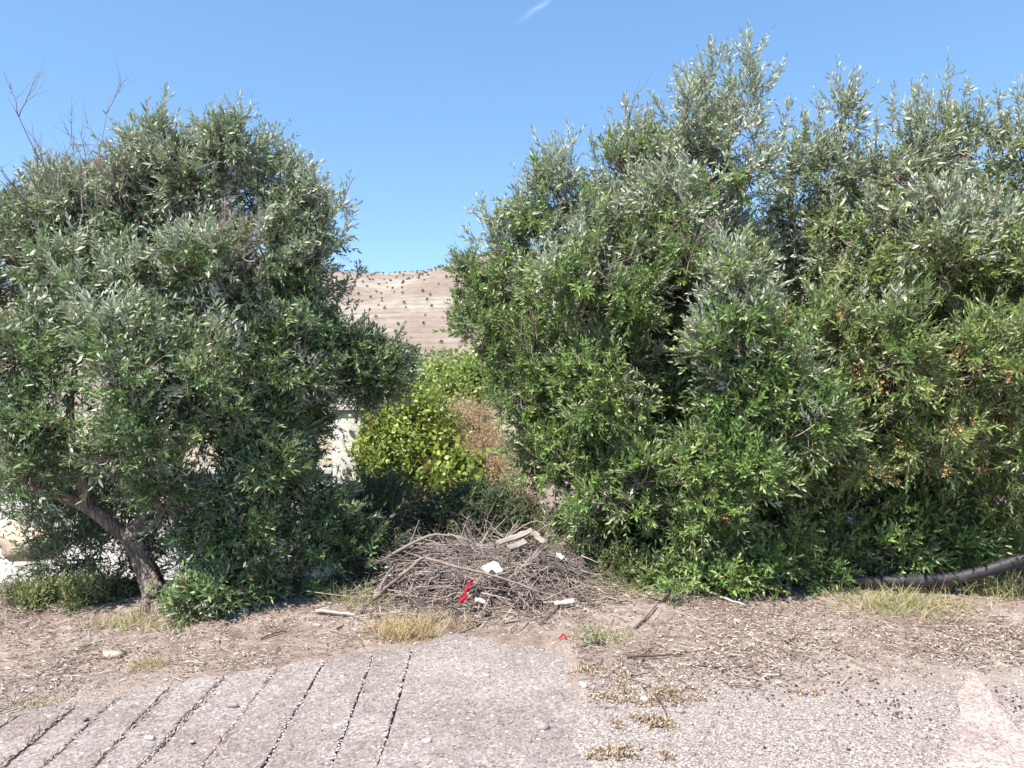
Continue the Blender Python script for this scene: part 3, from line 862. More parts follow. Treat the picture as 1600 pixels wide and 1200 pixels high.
tl1, pc1, kc1, nc1 = plant('olive_tree', 'olive tree with a crooked forked trunk at the left', 'tree', b1, blobs_L1, 1950, 'olive', per=(7, 7), sub=True, grey=2.35, fill_inner=.2, sl=(.11, .25), tops=44, holes=[(85, 495, 5.1, 45, 30), (240, 475, 5.2, 38, 34), (320, 555, 5.2, 26, 40), (60, 640, 4.9, 40, 22), (395, 400, 5.5, 28, 30)], limb_from=src1, trunk_r=0.05)
limb_obj('trunk', T1, [0.15, 0.110, 0.082, 0.068, 0.066, 0.062], tl1, sides=28, lump=0.24)
limb_obj('trunk_burl', [P(232, 935, 5.36), P(238, 925, 5.34), P(250, 922, 5.33)], [0.035, 0.055, 0.03], tl1, sides=12, lump=0.2)
limb_obj('limb', [fork, P(178, 825, 5.42), P(150, 800, 5.38), P(130, 788, 5.35), P(100, 776, 5.33), P(70, 768, 5.32), P(30, 750, 5.3)], [0.056, 0.05, 0.046, 0.042, 0.036, 0.03, 0.018], tl1, sides=16, lump=.14)
limb_obj('limb', [P(134, 792, 5.35), P(130, 755, 5.33), P(124, 720, 5.31), P(112, 690, 5.3), P(108, 640, 5.3), P(120, 560, 5.35)], [0.042, 0.038, 0.033, 0.03, 0.026, 0.018], tl1, sides=14, lump=.14)
limb_obj('limb', [fork, P(222, 828, 5.5), P(228, 800, 5.52), P(250, 750, 5.55), P(290, 680, 5.6), P(314, 620, 5.62), P(322, 560, 5.66), P(320, 500, 5.7), P(332, 440, 5.75), P(352, 350, 5.85)], [0.07, 0.06, 0.055, 0.05, 0.047, 0.043, 0.04, 0.036, 0.03, 0.016], tl1, sides=16, lump=.12)
limb_obj('limb', [P(126, 735, 5.32), P(95, 695, 5.28), P(70, 665, 5.26), P(45, 640, 5.25), P(10, 625, 5.25), P(-40, 560, 5.3)], [0.04, 0.038, 0.034, 0.03, 0.025, 0.02], tl1, sides=14, lump=.12)
limb_obj('limb', [P(205, 790, 5.45), P(185, 740, 5.36), P(178, 710, 5.3), P(185, 650, 5.2), P(190, 590, 5.1)], [0.026, 0.024, 0.021, 0.018, 0.012], tl1, sides=12)
for a, b in [((372, 240), (374, 138)), ((348, 250), (340, 158)), ((310, 262), (300, 185)), ((400, 260), (415, 205)), ((440, 300), (452, 240)), ((475, 320), (490, 268)), ((515, 350), (535, 292)),
             ((262, 290), (255, 222)), ((225, 300), (222, 228)), ((180, 320), (172, 236)), ((60, 300), (56, 225)), ((530, 380), (548, 330)), ((290, 300), (281, 215))]:
    spray(tl1, (P(*a, 5.85), P(*b, 5.8)), 'olive_grey', n=6)
for a, b, r in [((95, 330), (5, 125), .008), ((100, 320), (50, 130), .007), ((130, 340), (70, 170), .008), ((60, 360), (-20, 190), .009), ((150, 330), (120, 150), .007), ((40, 400), (-60, 260), .008), ((190, 320), (165, 190), .006),
                ((100, 420), (20, 230), .010), ((140, 330), (95, 215), .006), ((120, 360), (30, 300), .008), ((170, 330), (185, 185), .006), ((70, 340), (40, 190), .007), ((30, 420), (-40, 330), .008), ((205, 330), (140, 230), .007)]:
    A_, B_ = P(*a, 5.6), P(*b, 5.5)
    bare_obj('bare_branch', A_, A_ + (B_ - A_) * .62, tl1, 2, r * .8)
bare_obj('bare_branch', P(530, 330, 5.9), P(548, 270, 5.9), tl1, 1, .005)
bare_obj('bare_branch', P(345, 400, 5.35), P(352, 320, 5.3), tl1, 3, .007)
bare_obj('bare_branch', P(360, 410, 5.35), P(385, 340, 5.3), tl1, 3, .007)

# ---- dense olive on the right of the left group
b2 = G(420, 935); b2[1] += 0.55; b2[0] *= 1.1; b2[2] = float(ground_z(b2[0], b2[1]))
blobs_L2 = [(470, 470, 6.1, 80, 75), (530, 560, 6.2, 80, 75), (590, 590, 6.3, 50, 55), (430, 570, 5.8, 110, 100), (370, 650, 5.5, 110, 90), (440, 705, 5.9, 72, 90), (400, 770, 5.55, 115, 110), (500, 800, 5.95, 75, 80),
            (545, 860, 6.0, 55, 60), (350, 850, 5.5, 70, 80, .4), (450, 870, 5.7, 90, 55), (440, 620, 6.8, 90, 150), (390, 900, 5.5, 60, 40, .3)]
tl2, pc2, kc2, nc2 = plant('olive_tree', 'dense dark olive filling the left of the gap', 'tree', b2, blobs_L2, 1200, 'olive', per=(7, 7), sub=True, grey=3.2, fill_inner=.2, sl=(.11, .25), tops=6, holes=[(560, 690, 6.0, 32, 45), (395, 640, 5.2, 26, 26), (455, 770, 5.4, 34, 30), (360, 800, 5.2, 30, 28), (430, 880, 5.4, 40, 22), (560, 640, 6.0, 26, 22)], limb_from=[b2 + [0, 0, 0.5], P(440, 650, 5.9)], trunk_r=0.045, zmin=0.03)
limb_obj('trunk', [b2 - [0, 0, .06], b2 + [0.03, 0, .25], b2 + [0.02, .02, .55], P(440, 650, 5.9)], [.075, .06, .055, .035], tl2, sides=16, lump=.15)
for a, b, d in [((548, 460), (566, 410), 6.1), ((530, 470), (545, 425), 6.1), ((595, 570), (632, 505), 6.2), ((570, 560), (600, 515), 6.2), ((610, 590), (650, 560), 6.3), ((560, 570), (578, 500), 6.2), ((620, 620), (640, 590), 6.3)]:
    spray(tl2, (P(*a, d), P(*b, d)), 'olive', n=5)

# ---- big right-hand tree
b3 = G(1010, 880); b3[1] += 0.1; b3[2] = float(ground_z(b3[0], b3[1]))
blobs_A = [(1150, 165, 6.6, 68, 85), (1085, 235, 6.4, 110, 90), (985, 270, 6.4, 95, 80), (890, 330, 6.5, 110, 80), (800, 390, 6.7, 62, 65), (795, 470, 6.6, 75, 75), (755, 440, 6.6, 52, 70), (765, 525, 6.5, 58, 62), (812, 620, 6.4, 46, 52), (832, 725, 6.3, 42, 50), (925, 440, 6.1, 130, 110), (1075, 370, 6.0, 120, 120),
           (1165, 275, 6.2, 62, 85), (850, 580, 6.4, 80, 85), (950, 600, 6.0, 110, 100), (870, 700, 6.3, 75, 80), (965, 760, 5.95, 100, 100), (1080, 700, 5.85, 95, 90), (1070, 820, 5.85, 105, 75),
           (925, 800, 6.2, 75, 50), (1010, 480, 7.2, 220, 200), (900, 650, 7.0, 110, 150), (1040, 760, 7.0, 170, 120), (1060, 650, 6.5, 110, 90), (960, 850, 6.5, 90, 45)]
tA, pA, kA, nA = plant('olive_tree', 'tallest tree, rising to a peak right of the gap', 'tree', b3, blobs_A, 2450, 'green', per=(7, 7), sub=True, grey=2.8, fill_inner=.2, sl=(.11, .25), tops=44, holes=[(1045, 570, 5.6, 38, 36), (935, 505, 5.7, 26, 24), (880, 640, 6.0, 22, 26), (1020, 420, 5.6, 34, 24), (985, 690, 5.6, 24, 26), (1030, 320, 5.9, 24, 22), (900, 760, 5.9, 22, 24), (970, 850, 5.8, 30, 20), (860, 520, 6.1, 20, 20), (1110, 790, 5.5, 24, 18)], limb_from=[b3 + [0, 0, .45], P(1010, 620, 6.5), P(1060, 420, 6.6), P(1130, 260, 6.7)], trunk_r=0.06)
limb_obj('trunk', [b3 - [0, 0, .06], b3 + [0.02, .05, .45], P(1010, 620, 6.5), P(1060, 420, 6.6), P(1130, 260, 6.7), P(1155, 150, 6.6)], [.09, .075, .06, .045, .03, .015], tA, sides=16, lump=.15)
for a, b, d in [((1115, 130), (1108, 55), 6.55), ((1165, 130), (1172, 45), 6.6), ((1195, 150), (1226, 88), 6.6), ((1140, 130), (1140, 62), 6.55), ((1075, 170), (1048, 105), 6.45), ((1215, 220), (1240, 150), 6.5), ((1050, 200), (1012, 140), 6.4),
                ((985, 220), (975, 145), 6.4), ((935, 270), (925, 205), 6.4), ((895, 280), (888, 188), 6.45), ((860, 300), (832, 252), 6.5), ((815, 340), (805, 283), 6.6), ((770, 370), (742, 308), 6.65), ((755, 400), (720, 350), 6.65), ((740, 440), (712, 400), 6.65),
                ((1225, 290), (1252, 240), 6.5), ((740, 510), (712, 480), 6.6)]:
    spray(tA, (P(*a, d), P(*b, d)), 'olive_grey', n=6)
for a, b, d in [((985, 220), (962, 140), 6.4), ((1000, 220), (1000, 135), 6.4), ((870, 300), (868, 280), 6.4)]:
    bare_obj('bare_branch', P(*a, d), P(*b, d), tA, 1, .006)
for a, b, d in [((1010, 320), (1030, 270), 5.85), ((830, 560), (800, 520), 6.2), ((850, 570), (880, 510), 6.1), ((1070, 440), (1090, 370), 5.6), ((900, 480), (930, 430), 5.7), ((840, 540), (830, 500), 6.2)]:
    bare_obj('bare_branch', P(*a, d), P(*b, d), tA, 3, .007)

# ---- silver-leaved young olive standing in front
b4 = G(1170, 905); b4[2] = float(ground_z(b4[0], b4[1]))
blobs_S = [(1150, 450, 5.45, 60, 75, .3), (1140, 530, 5.4, 75, 70, .35), (1215, 560, 5.4, 75, 85, .35), (1260, 650, 5.45, 80, 70, .35), (1160, 620, 5.45, 60, 60, .3), (1165, 720, 5.45, 75, 75, .3), (1120, 800, 5.55, 70, 60, .3)]
tS, pS, kS, nS = plant('young_olive_tree', 'slim silver leaved young olive in front of the dark gap', 'tree', b4, blobs_S, 380, 'green', per=(7, 7), grey=2.0, sub=True, fill_inner=.2, sl=(.12, .26), tops=5, limb_from=[P(1170, 720, 5.6), P(1165, 600, 5.5)], trunk_r=0.03, upw=.8)
limb_obj('trunk', [b4 - [0, 0, .05], P(1172, 820, 5.65), P(1170, 720, 5.6), P(1165, 600, 5.5), P(1152, 470, 5.45)], [.04, .034, .03, .022, .01], tS, sides=12)
for a, b in [((1150, 440), (1152, 368), ), ((1125, 470), (1112, 395)), ((1170, 450), (1185, 385)), ((1140, 450), (1130, 380)), ((1095, 540), (1070, 500))]:
    spray(tS, (P(*a, 5.4), P(*b, 5.38)), 'olive_grey', n=7)

# ---- far right tree
b5 = G(1500, 905); b5[2] = float(ground_z(b5[0], b5[1]))
blobs_B = [(1312, 190, 6.4, 34, 72), (1400, 270, 6.2, 115, 85), (1500, 240, 6.2, 105, 85), (1620, 270, 6.2, 105, 95), (1330, 390, 5.95, 100, 100), (1465, 380, 5.75, 125, 120), (1610, 410, 5.7, 120, 120), (1300, 520, 5.65, 85, 90),
           (1400, 560, 5.55, 125, 110), (1540, 560, 5.45, 120, 120), (1680, 600, 5.5, 120, 140), (1200, 740, 5.75, 95, 90), (1320, 720, 5.7, 95, 75), (1470, 700, 5.55, 110, 85), (1610, 720, 5.5, 100, 110),
           (1210, 840, 5.85, 90, 60), (1300, 850, 6.1, 60, 50), (1560, 800, 5.9, 70, 50), (1450, 480, 7.0, 240, 220), (1500, 700, 6.8, 220, 160), (1330, 760, 6.6, 160, 110), (1235, 410, 6.9, 70, 75), (1262, 330, 6.5, 62, 75), (1228, 350, 6.8, 55, 60), (1300, 290, 6.4, 60, 60), (1255, 265, 6.5, 46, 62), (1180, 800, 6.7, 130, 80), (1200, 660, 6.3, 100, 100), (1420, 860, 6.6, 130, 50), (1560, 860, 6.5, 120, 50)]
tB, pB, kB, nB = plant('olive_tree', 'broad tree with dried brown clusters, filling the right edge', 'tree', b5, blobs_B, 2600, 'lime', per=(7, 7), sub=True, grey=2.9, fill_inner=.2, sl=(.11, .25), tops=44, holes=[(1228, 380, 6.3, 26, 40), (1420, 650, 5.2, 38, 26), (1345, 790, 5.4, 48, 34), (1230, 820, 5.6, 28, 20), (1560, 660, 5.1, 26, 18), (1395, 470, 5.3, 22, 18), (1300, 620, 5.3, 22, 22), (1545, 460, 5.3, 20, 18), (1500, 780, 5.3, 34, 22), (1360, 300, 5.9, 18, 16)], limb_from=[b5 + [0, .3, .5], P(1450, 620, 6.3), P(1420, 420, 6.4)], trunk_r=0.06)
limb_obj('trunk', [b5 - [0, -.1, .06], b5 + [-.05, .3, .5], P(1450, 620, 6.3), P(1420, 420, 6.4), P(1400, 280, 6.3)], [.09, .075, .06, .04, .02], tB, sides=16, lump=.15)
for a, b, d in [((1310, 190), (1305, 88), 6.35), ((1325, 200), (1328, 125), 6.35), ((1290, 220), (1272, 150), 6.4), ((1335, 210), (1348, 165), 6.4), ((1395, 220), (1392, 128), 6.2), ((1420, 215), (1425, 145), 6.2), ((1370, 240), (1368, 175), 6.2), ((1475, 190), (1481, 90), 6.2),
                ((1450, 200), (1452, 125), 6.15), ((1500, 190), (1512, 125), 6.2), ((1535, 210), (1530, 150), 6.2), ((1565, 210), (1556, 140), 6.2), ((1590, 210), (1598, 110), 6.15), ((1615, 220), (1625, 130), 6.15), ((1575, 230), (1580, 165), 6.1), ((1430, 190), (1440, 120), 6.2)]:
    spray(tB, (P(*a, d), P(*b, d)), 'olive_grey', n=6)
# low bright sprig beside the pipe
bs = G(1470, 900); bs[2] = float(ground_z(bs[0], bs[1]))
plant('low_shrub', 'bright green low shrub just above the black pipe', 'shrub', bs, [(1400, 850, 6.0, 50, 28, .22), (1470, 830, 6.0, 75, 45, .25), (1530, 850, 6.0, 55, 35, .2)], 90, 'green', per=(6, 5), ll=.085, lw=.022, limbs=False, trunk_r=.03, kindname='foliage')

# dried flower clusters hanging on the far right tree
acc = Acc()
n = 26
pp = rng.normal(size=(n, 3)) * [0.022, 0.022, 0.035]
V, tr, qd = leaves(pp, rng.normal(size=(n, 3)) + [0, 0, -.6], rng.normal(size=(n, 3)), rng.uniform(.018, .035, n), rng.uniform(.008, .014, n))
c = np.zeros((n, 4)); c[:, 0] = rng.random(n); c[:, 3] = 1
acc.add(V, tr, qd, rep(c, 6))
proto = acc.build('dried_cluster', M['dried']); proto['kind'] = 'stuff'
cand = [i for i in range(len(pB)) if nB[i][1] < -0.35 and 1.0 < pB[i][2] < 2.5 and pB[i][1] < 6.3]
cand += []
sel = rng.choice(len(cand), min(74, len(cand)), replace=False)
for j, s in enumerate(sel):
    i = cand[s]
    o = proto if j == 0 else proto.copy()
    if j: COL.objects.link(o)
    o.location = pB[i] + nB[i] * 0.16 + rng.normal(size=3) * 0.04 + [0, 0, -.02]
    o.rotation_euler = rng.normal(size=3) * 0.5
    o.scale = [rng.uniform(.7, 1.35)] * 3
    child(o, tB)

# ------------------------------------------------------------------ shrubs and weeds in the gap
def at_ground(px, d, dz=0.0):
    x = (px - CX) / F * d
    return np.array([x, d, float(ground_z(x, d)) + dz])
plant('vine_bush', 'bright yellow green vine bush in the gap, left of the dry weeds', 'bush', at_ground(650, 9.2), [(650, 695, 9.2, 68, 52), (620, 745, 9.0, 55, 55), (690, 740, 9.0, 50, 50), (640, 665, 9.4, 40, 35), (598, 700, 9.3, 35, 40)], 360, 'vine', sub=True,
      per=(6, 4), ll=.072, lw=.036, sl=(.2, .42), spread=(70, 40), limbs=True, trunk_r=.03, kindname='foliage')
plant('vine_bush', 'yellow green bush farther back under the hill', 'bush', at_ground(730, 13), [(735, 615, 13, 50, 35), (690, 612, 14, 36, 25), (765, 590, 14, 36, 35), (700, 640, 12.4, 45, 25), (650, 622, 12.8, 35, 28)], 380, 'vine', sub=True,
      per=(6, 4), ll=.085, lw=.04, sl=(.25, .5), spread=(70, 40), limbs=True, trunk_r=.03, kindname='foliage')
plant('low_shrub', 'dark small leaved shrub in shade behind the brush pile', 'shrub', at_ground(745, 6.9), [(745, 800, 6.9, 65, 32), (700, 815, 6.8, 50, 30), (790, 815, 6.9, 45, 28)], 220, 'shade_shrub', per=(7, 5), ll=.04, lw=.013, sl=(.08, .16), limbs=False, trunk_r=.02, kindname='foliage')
plant('vine_seedling', 'small broad leaved green plant in front of the vine bush', 'plant', at_ground(735, 8.3), [(735, 745, 8.3, 26, 28), (710, 775, 8.2, 28, 18)], 26, 'vine', per=(4, 3), ll=.10, lw=.08, sl=(.1, .2), spread=(75, 45), limbs=False, trunk_r=.02, kindname='foliage')
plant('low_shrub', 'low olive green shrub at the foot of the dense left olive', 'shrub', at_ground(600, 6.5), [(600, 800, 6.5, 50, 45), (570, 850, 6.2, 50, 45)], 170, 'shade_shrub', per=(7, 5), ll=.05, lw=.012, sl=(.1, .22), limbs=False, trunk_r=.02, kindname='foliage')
plant('low_shrub', 'leafy green weeds to the right of the brush pile', 'weeds', at_ground(930, 6.2), [(900, 855, 6.4, 45, 26), (945, 880, 6.1, 50, 22), (1000, 905, 5.9, 50, 18), (870, 835, 6.6, 30, 20)], 150, 'weed', per=(7, 5), ll=.045, lw=.014, sl=(.08, .18), limbs=False, trunk_r=.02, kindname='foliage', zmin=.01)
plant('low_shrub', 'leafy shrub growing from the bank left of the crooked trunk', 'shrub', at_ground(110, 6.3), [(90, 840, 6.3, 60, 50), (140, 880, 6.2, 70, 60), (190, 830, 6.4, 45, 55), (10, 750, 6.4, 40, 45), (110, 770, 6.6, 80, 35), (160, 760, 6.7, 60, 50), (260, 800, 6.5, 60, 70), (200, 880, 6.3, 45, 40)], 270, 'olive', per=(6, 5), ll=.06, lw=.014, limbs=False, trunk_r=.03, fill_inner=.05, kindname='foliage')
plant('pale_weed', 'pale green weeds at the left edge beside the crooked trunk', 'weeds', at_ground(90, 5.55), [(90, 955, 5.55, 75, 30), (30, 975, 5.4, 45, 25), (150, 945, 5.6, 45, 25)], 150, 'weed', per=(7, 5), ll=.036, lw=.013, sl=(.08, .18), limbs=False, trunk_r=.02, kindname='foliage', zmin=.0)
plant('low_shrub', 'leafy suckers sprouting right of the crooked trunk foot', 'shrub', at_ground(300, 5.2), [(298, 950, 5.2, 26, 26, .13), (335, 930, 5.25, 26, 20, .14)], 34, 'olive', per=(6, 5), ll=.065, lw=.018, limbs=False, trunk_r=.02, sl=(.1, .2), kindname='foliage', zmin=.0)
plant('low_shrub', 'green runners trailing below the right hand trees', 'weeds', at_ground(1100, 5.7), [(1060, 905, 5.75, 50, 22, .18), (1130, 905, 5.65, 50, 26, .18), (1190, 885, 5.7, 45, 30, .2), (1270, 895, 5.8, 50, 20, .18)], 120, 'green', per=(6, 5), ll=.06, lw=.017, limbs=False, trunk_r=.02, sl=(.1, .2), kindname='foliage', zmin=.0)
for px, py, s, lab in [(1045, 962, 1, 'small green seedling in litter below the brush pile'), (822, 1008, .6, None), (410, 958, .8, 'small green seedling below the dense left olive'), (500, 948, 1, 'green sprig at the shaded edge beneath the dense olive'), (930, 1020, .45, 'thin weed sprig just above the concrete corner')]:
    if lab is None: continue
    g = G(px, py); g[2] = float(ground_z(g[0], g[1]))
    plant('seedling', lab, 'seedling', g, (np.array([g + [0, 0, .05 * s]]), np.array([[.07 * s, .06 * s, .05 * s]])), 9, 'green', per=(4, 4), ll=.045 * s, lw=.012, sl=(.05, .11), limbs=False, trunk_r=.01, fill_inner=0, kindname='foliage', zmin=-.02)

plant('dry_weed', 'mass of tan dried weeds climbing right of the vine bush', 'weeds', at_ground(760, 8.8), [(745, 668, 9.2, 30, 22), (765, 700, 8.8, 28, 22), (785, 745, 8.2, 26, 24), (800, 785, 7.7, 22, 20), (722, 652, 9.8, 24, 14), (760, 735, 8.5, 20, 20)], 230, 'tan', per=(6, 6), ll=.03, lw=.009, sl=(.10, .24), limbs=False, trunk_r=.02, kindname='foliage')
# dead grey bush and dry weeds
def twig_bush(name, label, cat, base, n, L, mat, lean=(0, 0, 0), r=.006, lv=2, spread=.8):
    acc = Acc()
    for i in range(n):
        dd = np.array([rng.normal() * spread, rng.normal() * spread, 1.0]) + lean
        s = bare(np.array(base) + rng.normal(size=3) * [L * .35, L * .3, 0.01], dd, L * rng.uniform(.5, 1.1), lv, r)
        V, q, tr = tubes(np.array([a for a, _ in s]), np.array([b for _, b in s]), 3, cap=False)
        c = np.zeros((len(s), 4)); c[:, 0] = rng.random(len(s)); c[:, 3] = 1
        acc.add(V, None, q, rep(c, 24))
    return tag(acc.build(name, M[mat], origin=base), label, cat)
twig_bush('dead_bush', 'leafless grey dead bush behind the brush pile', 'bush', at_ground(665, 6.7), 16, .42, 'baretwig', r=.005)
twig_bush('dry_weed', 'tall tan dried weeds beside the bright vine bush', 'weeds', at_ground(757, 9.0), 120, .8, 'drygrass', r=.006, spread=.4, lv=2)
twig_bush('dry_weed', 'low tan dried weeds at the left foot of the tallest tree', 'weeds', at_ground(803, 7.8), 110, .42, 'drygrass', r=.005, spread=.55, lv=2)

def grass(name, label, base, n, rad, L, mat, wid=.004, lean=.5, cat='grass'):
    base = np.asarray(base, float)
    o = rng.normal(size=(n, 3)) * [rad[0] * .5, rad[1] * .5, 0]
    b = base + o; b[:, 2] = ground_z(b[:, 0], b[:, 1]) - .005
    d = unit(np.stack([rng.normal(size=n) * lean, rng.normal(size=n) * lean, np.ones(n)], -1) + o * 1.2)
    Ls = L * rng.uniform(.4, 1.1, n)
    t = np.linspace(0, 1, 5)[None, :, None]
    bd = unit(np.stack([rng.normal(size=n), rng.normal(size=n), -rng.random(n)], -1)) * rng.uniform(.1, .55, (n, 1))
    c = b[:, None] + Ls[:, None, None] * (d[:, None] * t + bd[:, None] * t ** 2)
    sd = unit(np.cross(d, rng.normal(size=(n, 3))))
    w = wid * np.array([1, .9, .75, .5, .12])[None, :, None] * rng.uniform(.6, 1.2, (n, 1, 1))
    V = np.stack([c - sd[:, None] * w, c + sd[:, None] * w], 2).reshape(-1, 3)
    b0 = (np.arange(n) * 10)[:, None, None]; i = (np.arange(4) * 2)[None, :, None]
    q = (b0 + i + np.array([0, 1, 3, 2])[None, None]).reshape(-1, 4)
    cc = np.zeros((n, 4)); cc[:, 0] = rng.random(n); cc[:, 3] = 1
    acc = Acc(); acc.add(V, None, q, rep(cc, 10))
    root = empty(name, base, label, cat)
    o = acc.build('blades', M[mat], origin=base); o.parent = root; o.location = (0, 0, 0); o['kind'] = 'stuff'
    return root
def gg(px, py): 
    g = G(px, py); g[2] = float(ground_z(g[0], g[1])); return g
grass('grass_tuft', 'dry straw tuft at the back edge of the concrete drive', gg(632, 1000), 420, (.22, .14), .22, 'drygrass', .0022)
grass('grass_tuft', 'thin dry grass in front of the brush pile, left side', gg(680, 985), 160, (.3, .12), .16, 'drygrass', .002)
grass('grass_tuft', 'yellowing grass in the shade beside the brush pile', gg(560, 955), 260, (.3, .2), .2, 'greengrass', .0022)
grass('grass_tuft', 'short yellow grass at the foot of the crooked trunk', gg(215, 985), 380, (.42, .16), .13, 'greengrass', .0022)
grass('grass_tuft', 'rusty dry grass behind the crooked trunk under the canopy', gg(320, 945) + [0.05, .45, 0], 420, (.45, .3), .42, 'drygrass', .0025)
grass('grass_tuft', 'wiry pale grass in front of the black pipe', gg(1400, 965), 700, (.5, .28), .2, 'greengrass', .0022, .7)
grass('grass_tuft', 'green grass blades growing right against the black pipe', gg(1440, 930), 420, (.55, .2), .2, 'greengrass', .0024, .5)
grass('grass_tuft', 'straggly grass at the right edge below the pipe end', gg(1560, 945), 420, (.35, .25), .26, 'greengrass', .0024, .6)
grass('grass_tuft', 'pale grass tuft left of the concrete strips', gg(60, 1108), 140, (.14, .08), .06, 'greengrass', .002)
grass('grass_tuft', 'small dry tuft between the beige rock and the strips', gg(232, 1048), 140, (.12, .1), .1, 'drygrass', .002)
grass('grass_tuft', 'sparse grass in the litter right of the concrete corner', gg(955, 1012), 110, (.2, .12), .12, 'greengrass', .002)
grass('grass_tuft', 'green grass fringe where the brush pile meets the weeds', gg(965, 945), 260, (.3, .2), .15, 'greengrass', .0022)

# ------------------------------------------------------------------ brush pile
PC = np.array([-0.17, 6.02])
def pile_h(x, y):
    u = (x - PC[0]) / 1.02; v = (y - PC[1]) / 0.72
    e = np.clip(1 - (u * u + v * v), 0, 1)
    top = 0.17 + 0.10 * np.exp(-((x + 0.62) / .35) ** 2) + 0.09 * np.exp(-((x - 0.15) / .3) ** 2)
    return top * e ** 0.75 * np.clip(1 + 0.9 * fbm(x * 2.4, y * 2.4, 17), .3, 1.8)
xs = np.linspace(-1.3, 0.98, 90); ys = np.linspace(5.25, 6.8, 60)
X, Y = np.meshgrid(xs, ys)
Zp = ground_z(X, Y) - 0.03 + pile_h(X, Y) * 0.82 + 0.02 * fbm(X * 14, Y * 14, 8) * (pile_h(X, Y) > 0.01)
ii = (np.arange(59)[:, None] * 90 + np.arange(89)[None]).ravel()
proot_o = np.array([PC[0], PC[1], 0.0])
proot = empty('brush_pile', proot_o, 'heap of dry grey twigs and prunings in the gap', 'brush pile')
core = build('earth_mound', np.stack([X, Y, Zp], -1).reshape(-1, 3), np.stack([ii, ii + 1, ii + 91, ii + 90], -1), M['gap_shade'], smooth=True)
child(core, proot)
n = 1900
px_ = PC[0] + rng.normal(size=n) * 0.56; py_ = PC[1] - 0.12 + rng.normal(size=n) * 0.38
keep = (((px_ - PC[0]) / 1.35) ** 2 + ((py_ - PC[1]) / .95) ** 2) < 1
px_, py_ = px_[keep], py_[keep]; n = len(px_)
ang = rng.uniform(-1.5, 1.5, n) * .85 + np.where(rng.random(n) < .75, 0.0, 1.4) + np.where(px_ < PC[0] - .3, .5, -.25)
Lt = rng.uniform(.12, .55, n) * np.where(rng.random(n) < .15, 1.6, 1)
t = np.linspace(-.5, .5, 7)[None]
cxs = px_[:, None] + np.cos(ang)[:, None] * Lt[:, None] * t + rng.normal(size=(n, 1)) * .10 * (t * 2) ** 2
cys = py_[:, None] + np.sin(ang)[:, None] * Lt[:, None] * t + rng.normal(size=(n, 1)) * .06 * (t * 2) ** 2
tilt = rng.normal(size=(n, 1)) * .34
czs = (ground_z(cxs, cys) + pile_h(cxs, cys) * 0.55 + np.mean(pile_h(cxs, cys), 1, keepdims=True) * .37 + rng.random((n, 1)) * 0.055 * (0.25 + pile_h(px_, py_)[:, None] * 3) + tilt * Lt[:, None] * t + .006 - 0.12 * Lt[:, None] * (t * 2) ** 2 * rng.random((n, 1)))
czs = np.maximum(czs, ground_z(cxs, cys) + .004)
rad = rng.uniform(.0014, .0040, (n, 1)) * np.where(rng.random((n, 1)) < .10, 2.0, 1) * np.linspace(1.15, .5, 7)[None]
V, q, tr = tubes(np.stack([cxs, cys, czs], -1), rad, 4, cap=True)
c = np.zeros((n, 4)); c[:, 0] = np.clip(rng.normal(.52, .26, n), 0, 1); c[:, 3] = 1
acc = Acc(); acc.add(V, tr, q, rep(c, 28))
o = acc.build('twigs', M['deadwood']); o['kind'] = 'stuff'; child(o, proot)
tg = Acc()
for i in range(80):
    bx, by = PC[0] + rng.normal() * .5, PC[1] - .1 + rng.normal() * .3
    if ((bx - PC[0]) / 1.0) ** 2 + ((by - PC[1]) / .72) ** 2 > 1: continue
    bz = float(ground_z(bx, by) + pile_h(np.array(bx), np.array(by))) + rng.uniform(-.02, .03)
    ss = bare(np.array([bx, by, bz]), np.array([rng.normal() * 1.2, rng.normal() * .8, rng.uniform(-.15, .35)]), rng.uniform(.2, .55), 2, rng.uniform(.003, .007) * (2 if i % 7 == 0 else 1))
    V, q, tr = tubes(np.array([a for a, _ in ss]), np.array([b for _, b in ss]), 4)
    V[:, 2] = np.maximum(V[:, 2], ground_z(V[:, 0], V[:, 1]) + .004)
    c = np.zeros((len(ss), 4)); c[:, 0] = np.clip(rng.normal(.6, .2), 0, 1); c[:, 3] = 1
    tg.add(V, tr, q, rep(c, 32))
o = tg.build('branch_tangle', M['deadwood']); o['kind'] = 'stuff'; child(o, proot)
# dry leaves caught in the heap
n = 2600
lx = PC[0] + rng.normal(size=n) * .52; ly = PC[1] - .05 + rng.normal(size=n) * .36
pos = np.stack([lx, ly, ground_z(lx, ly) + pile_h(lx, ly) * .9 + rng.random(n) * .03], -1)
V, tr, qd = leaves(pos, rng.normal(size=(n, 3)) * [1, 1, .5], rng.normal(size=(n, 3)) * .6 + [0, 0, 1], rng.uniform(.03, .06, n), rng.uniform(.008, .016, n), .3)
c = np.zeros((n, 4)); c[:, 0] = np.clip(rng.normal(.45, .25, n), 0, 1); c[:, 3] = 1
acc = Acc(); acc.add(V, tr, qd, rep(c, 6))
o = acc.build('dry_leaves', M['litter']); o['kind'] = 'stuff'; child(o, proot)

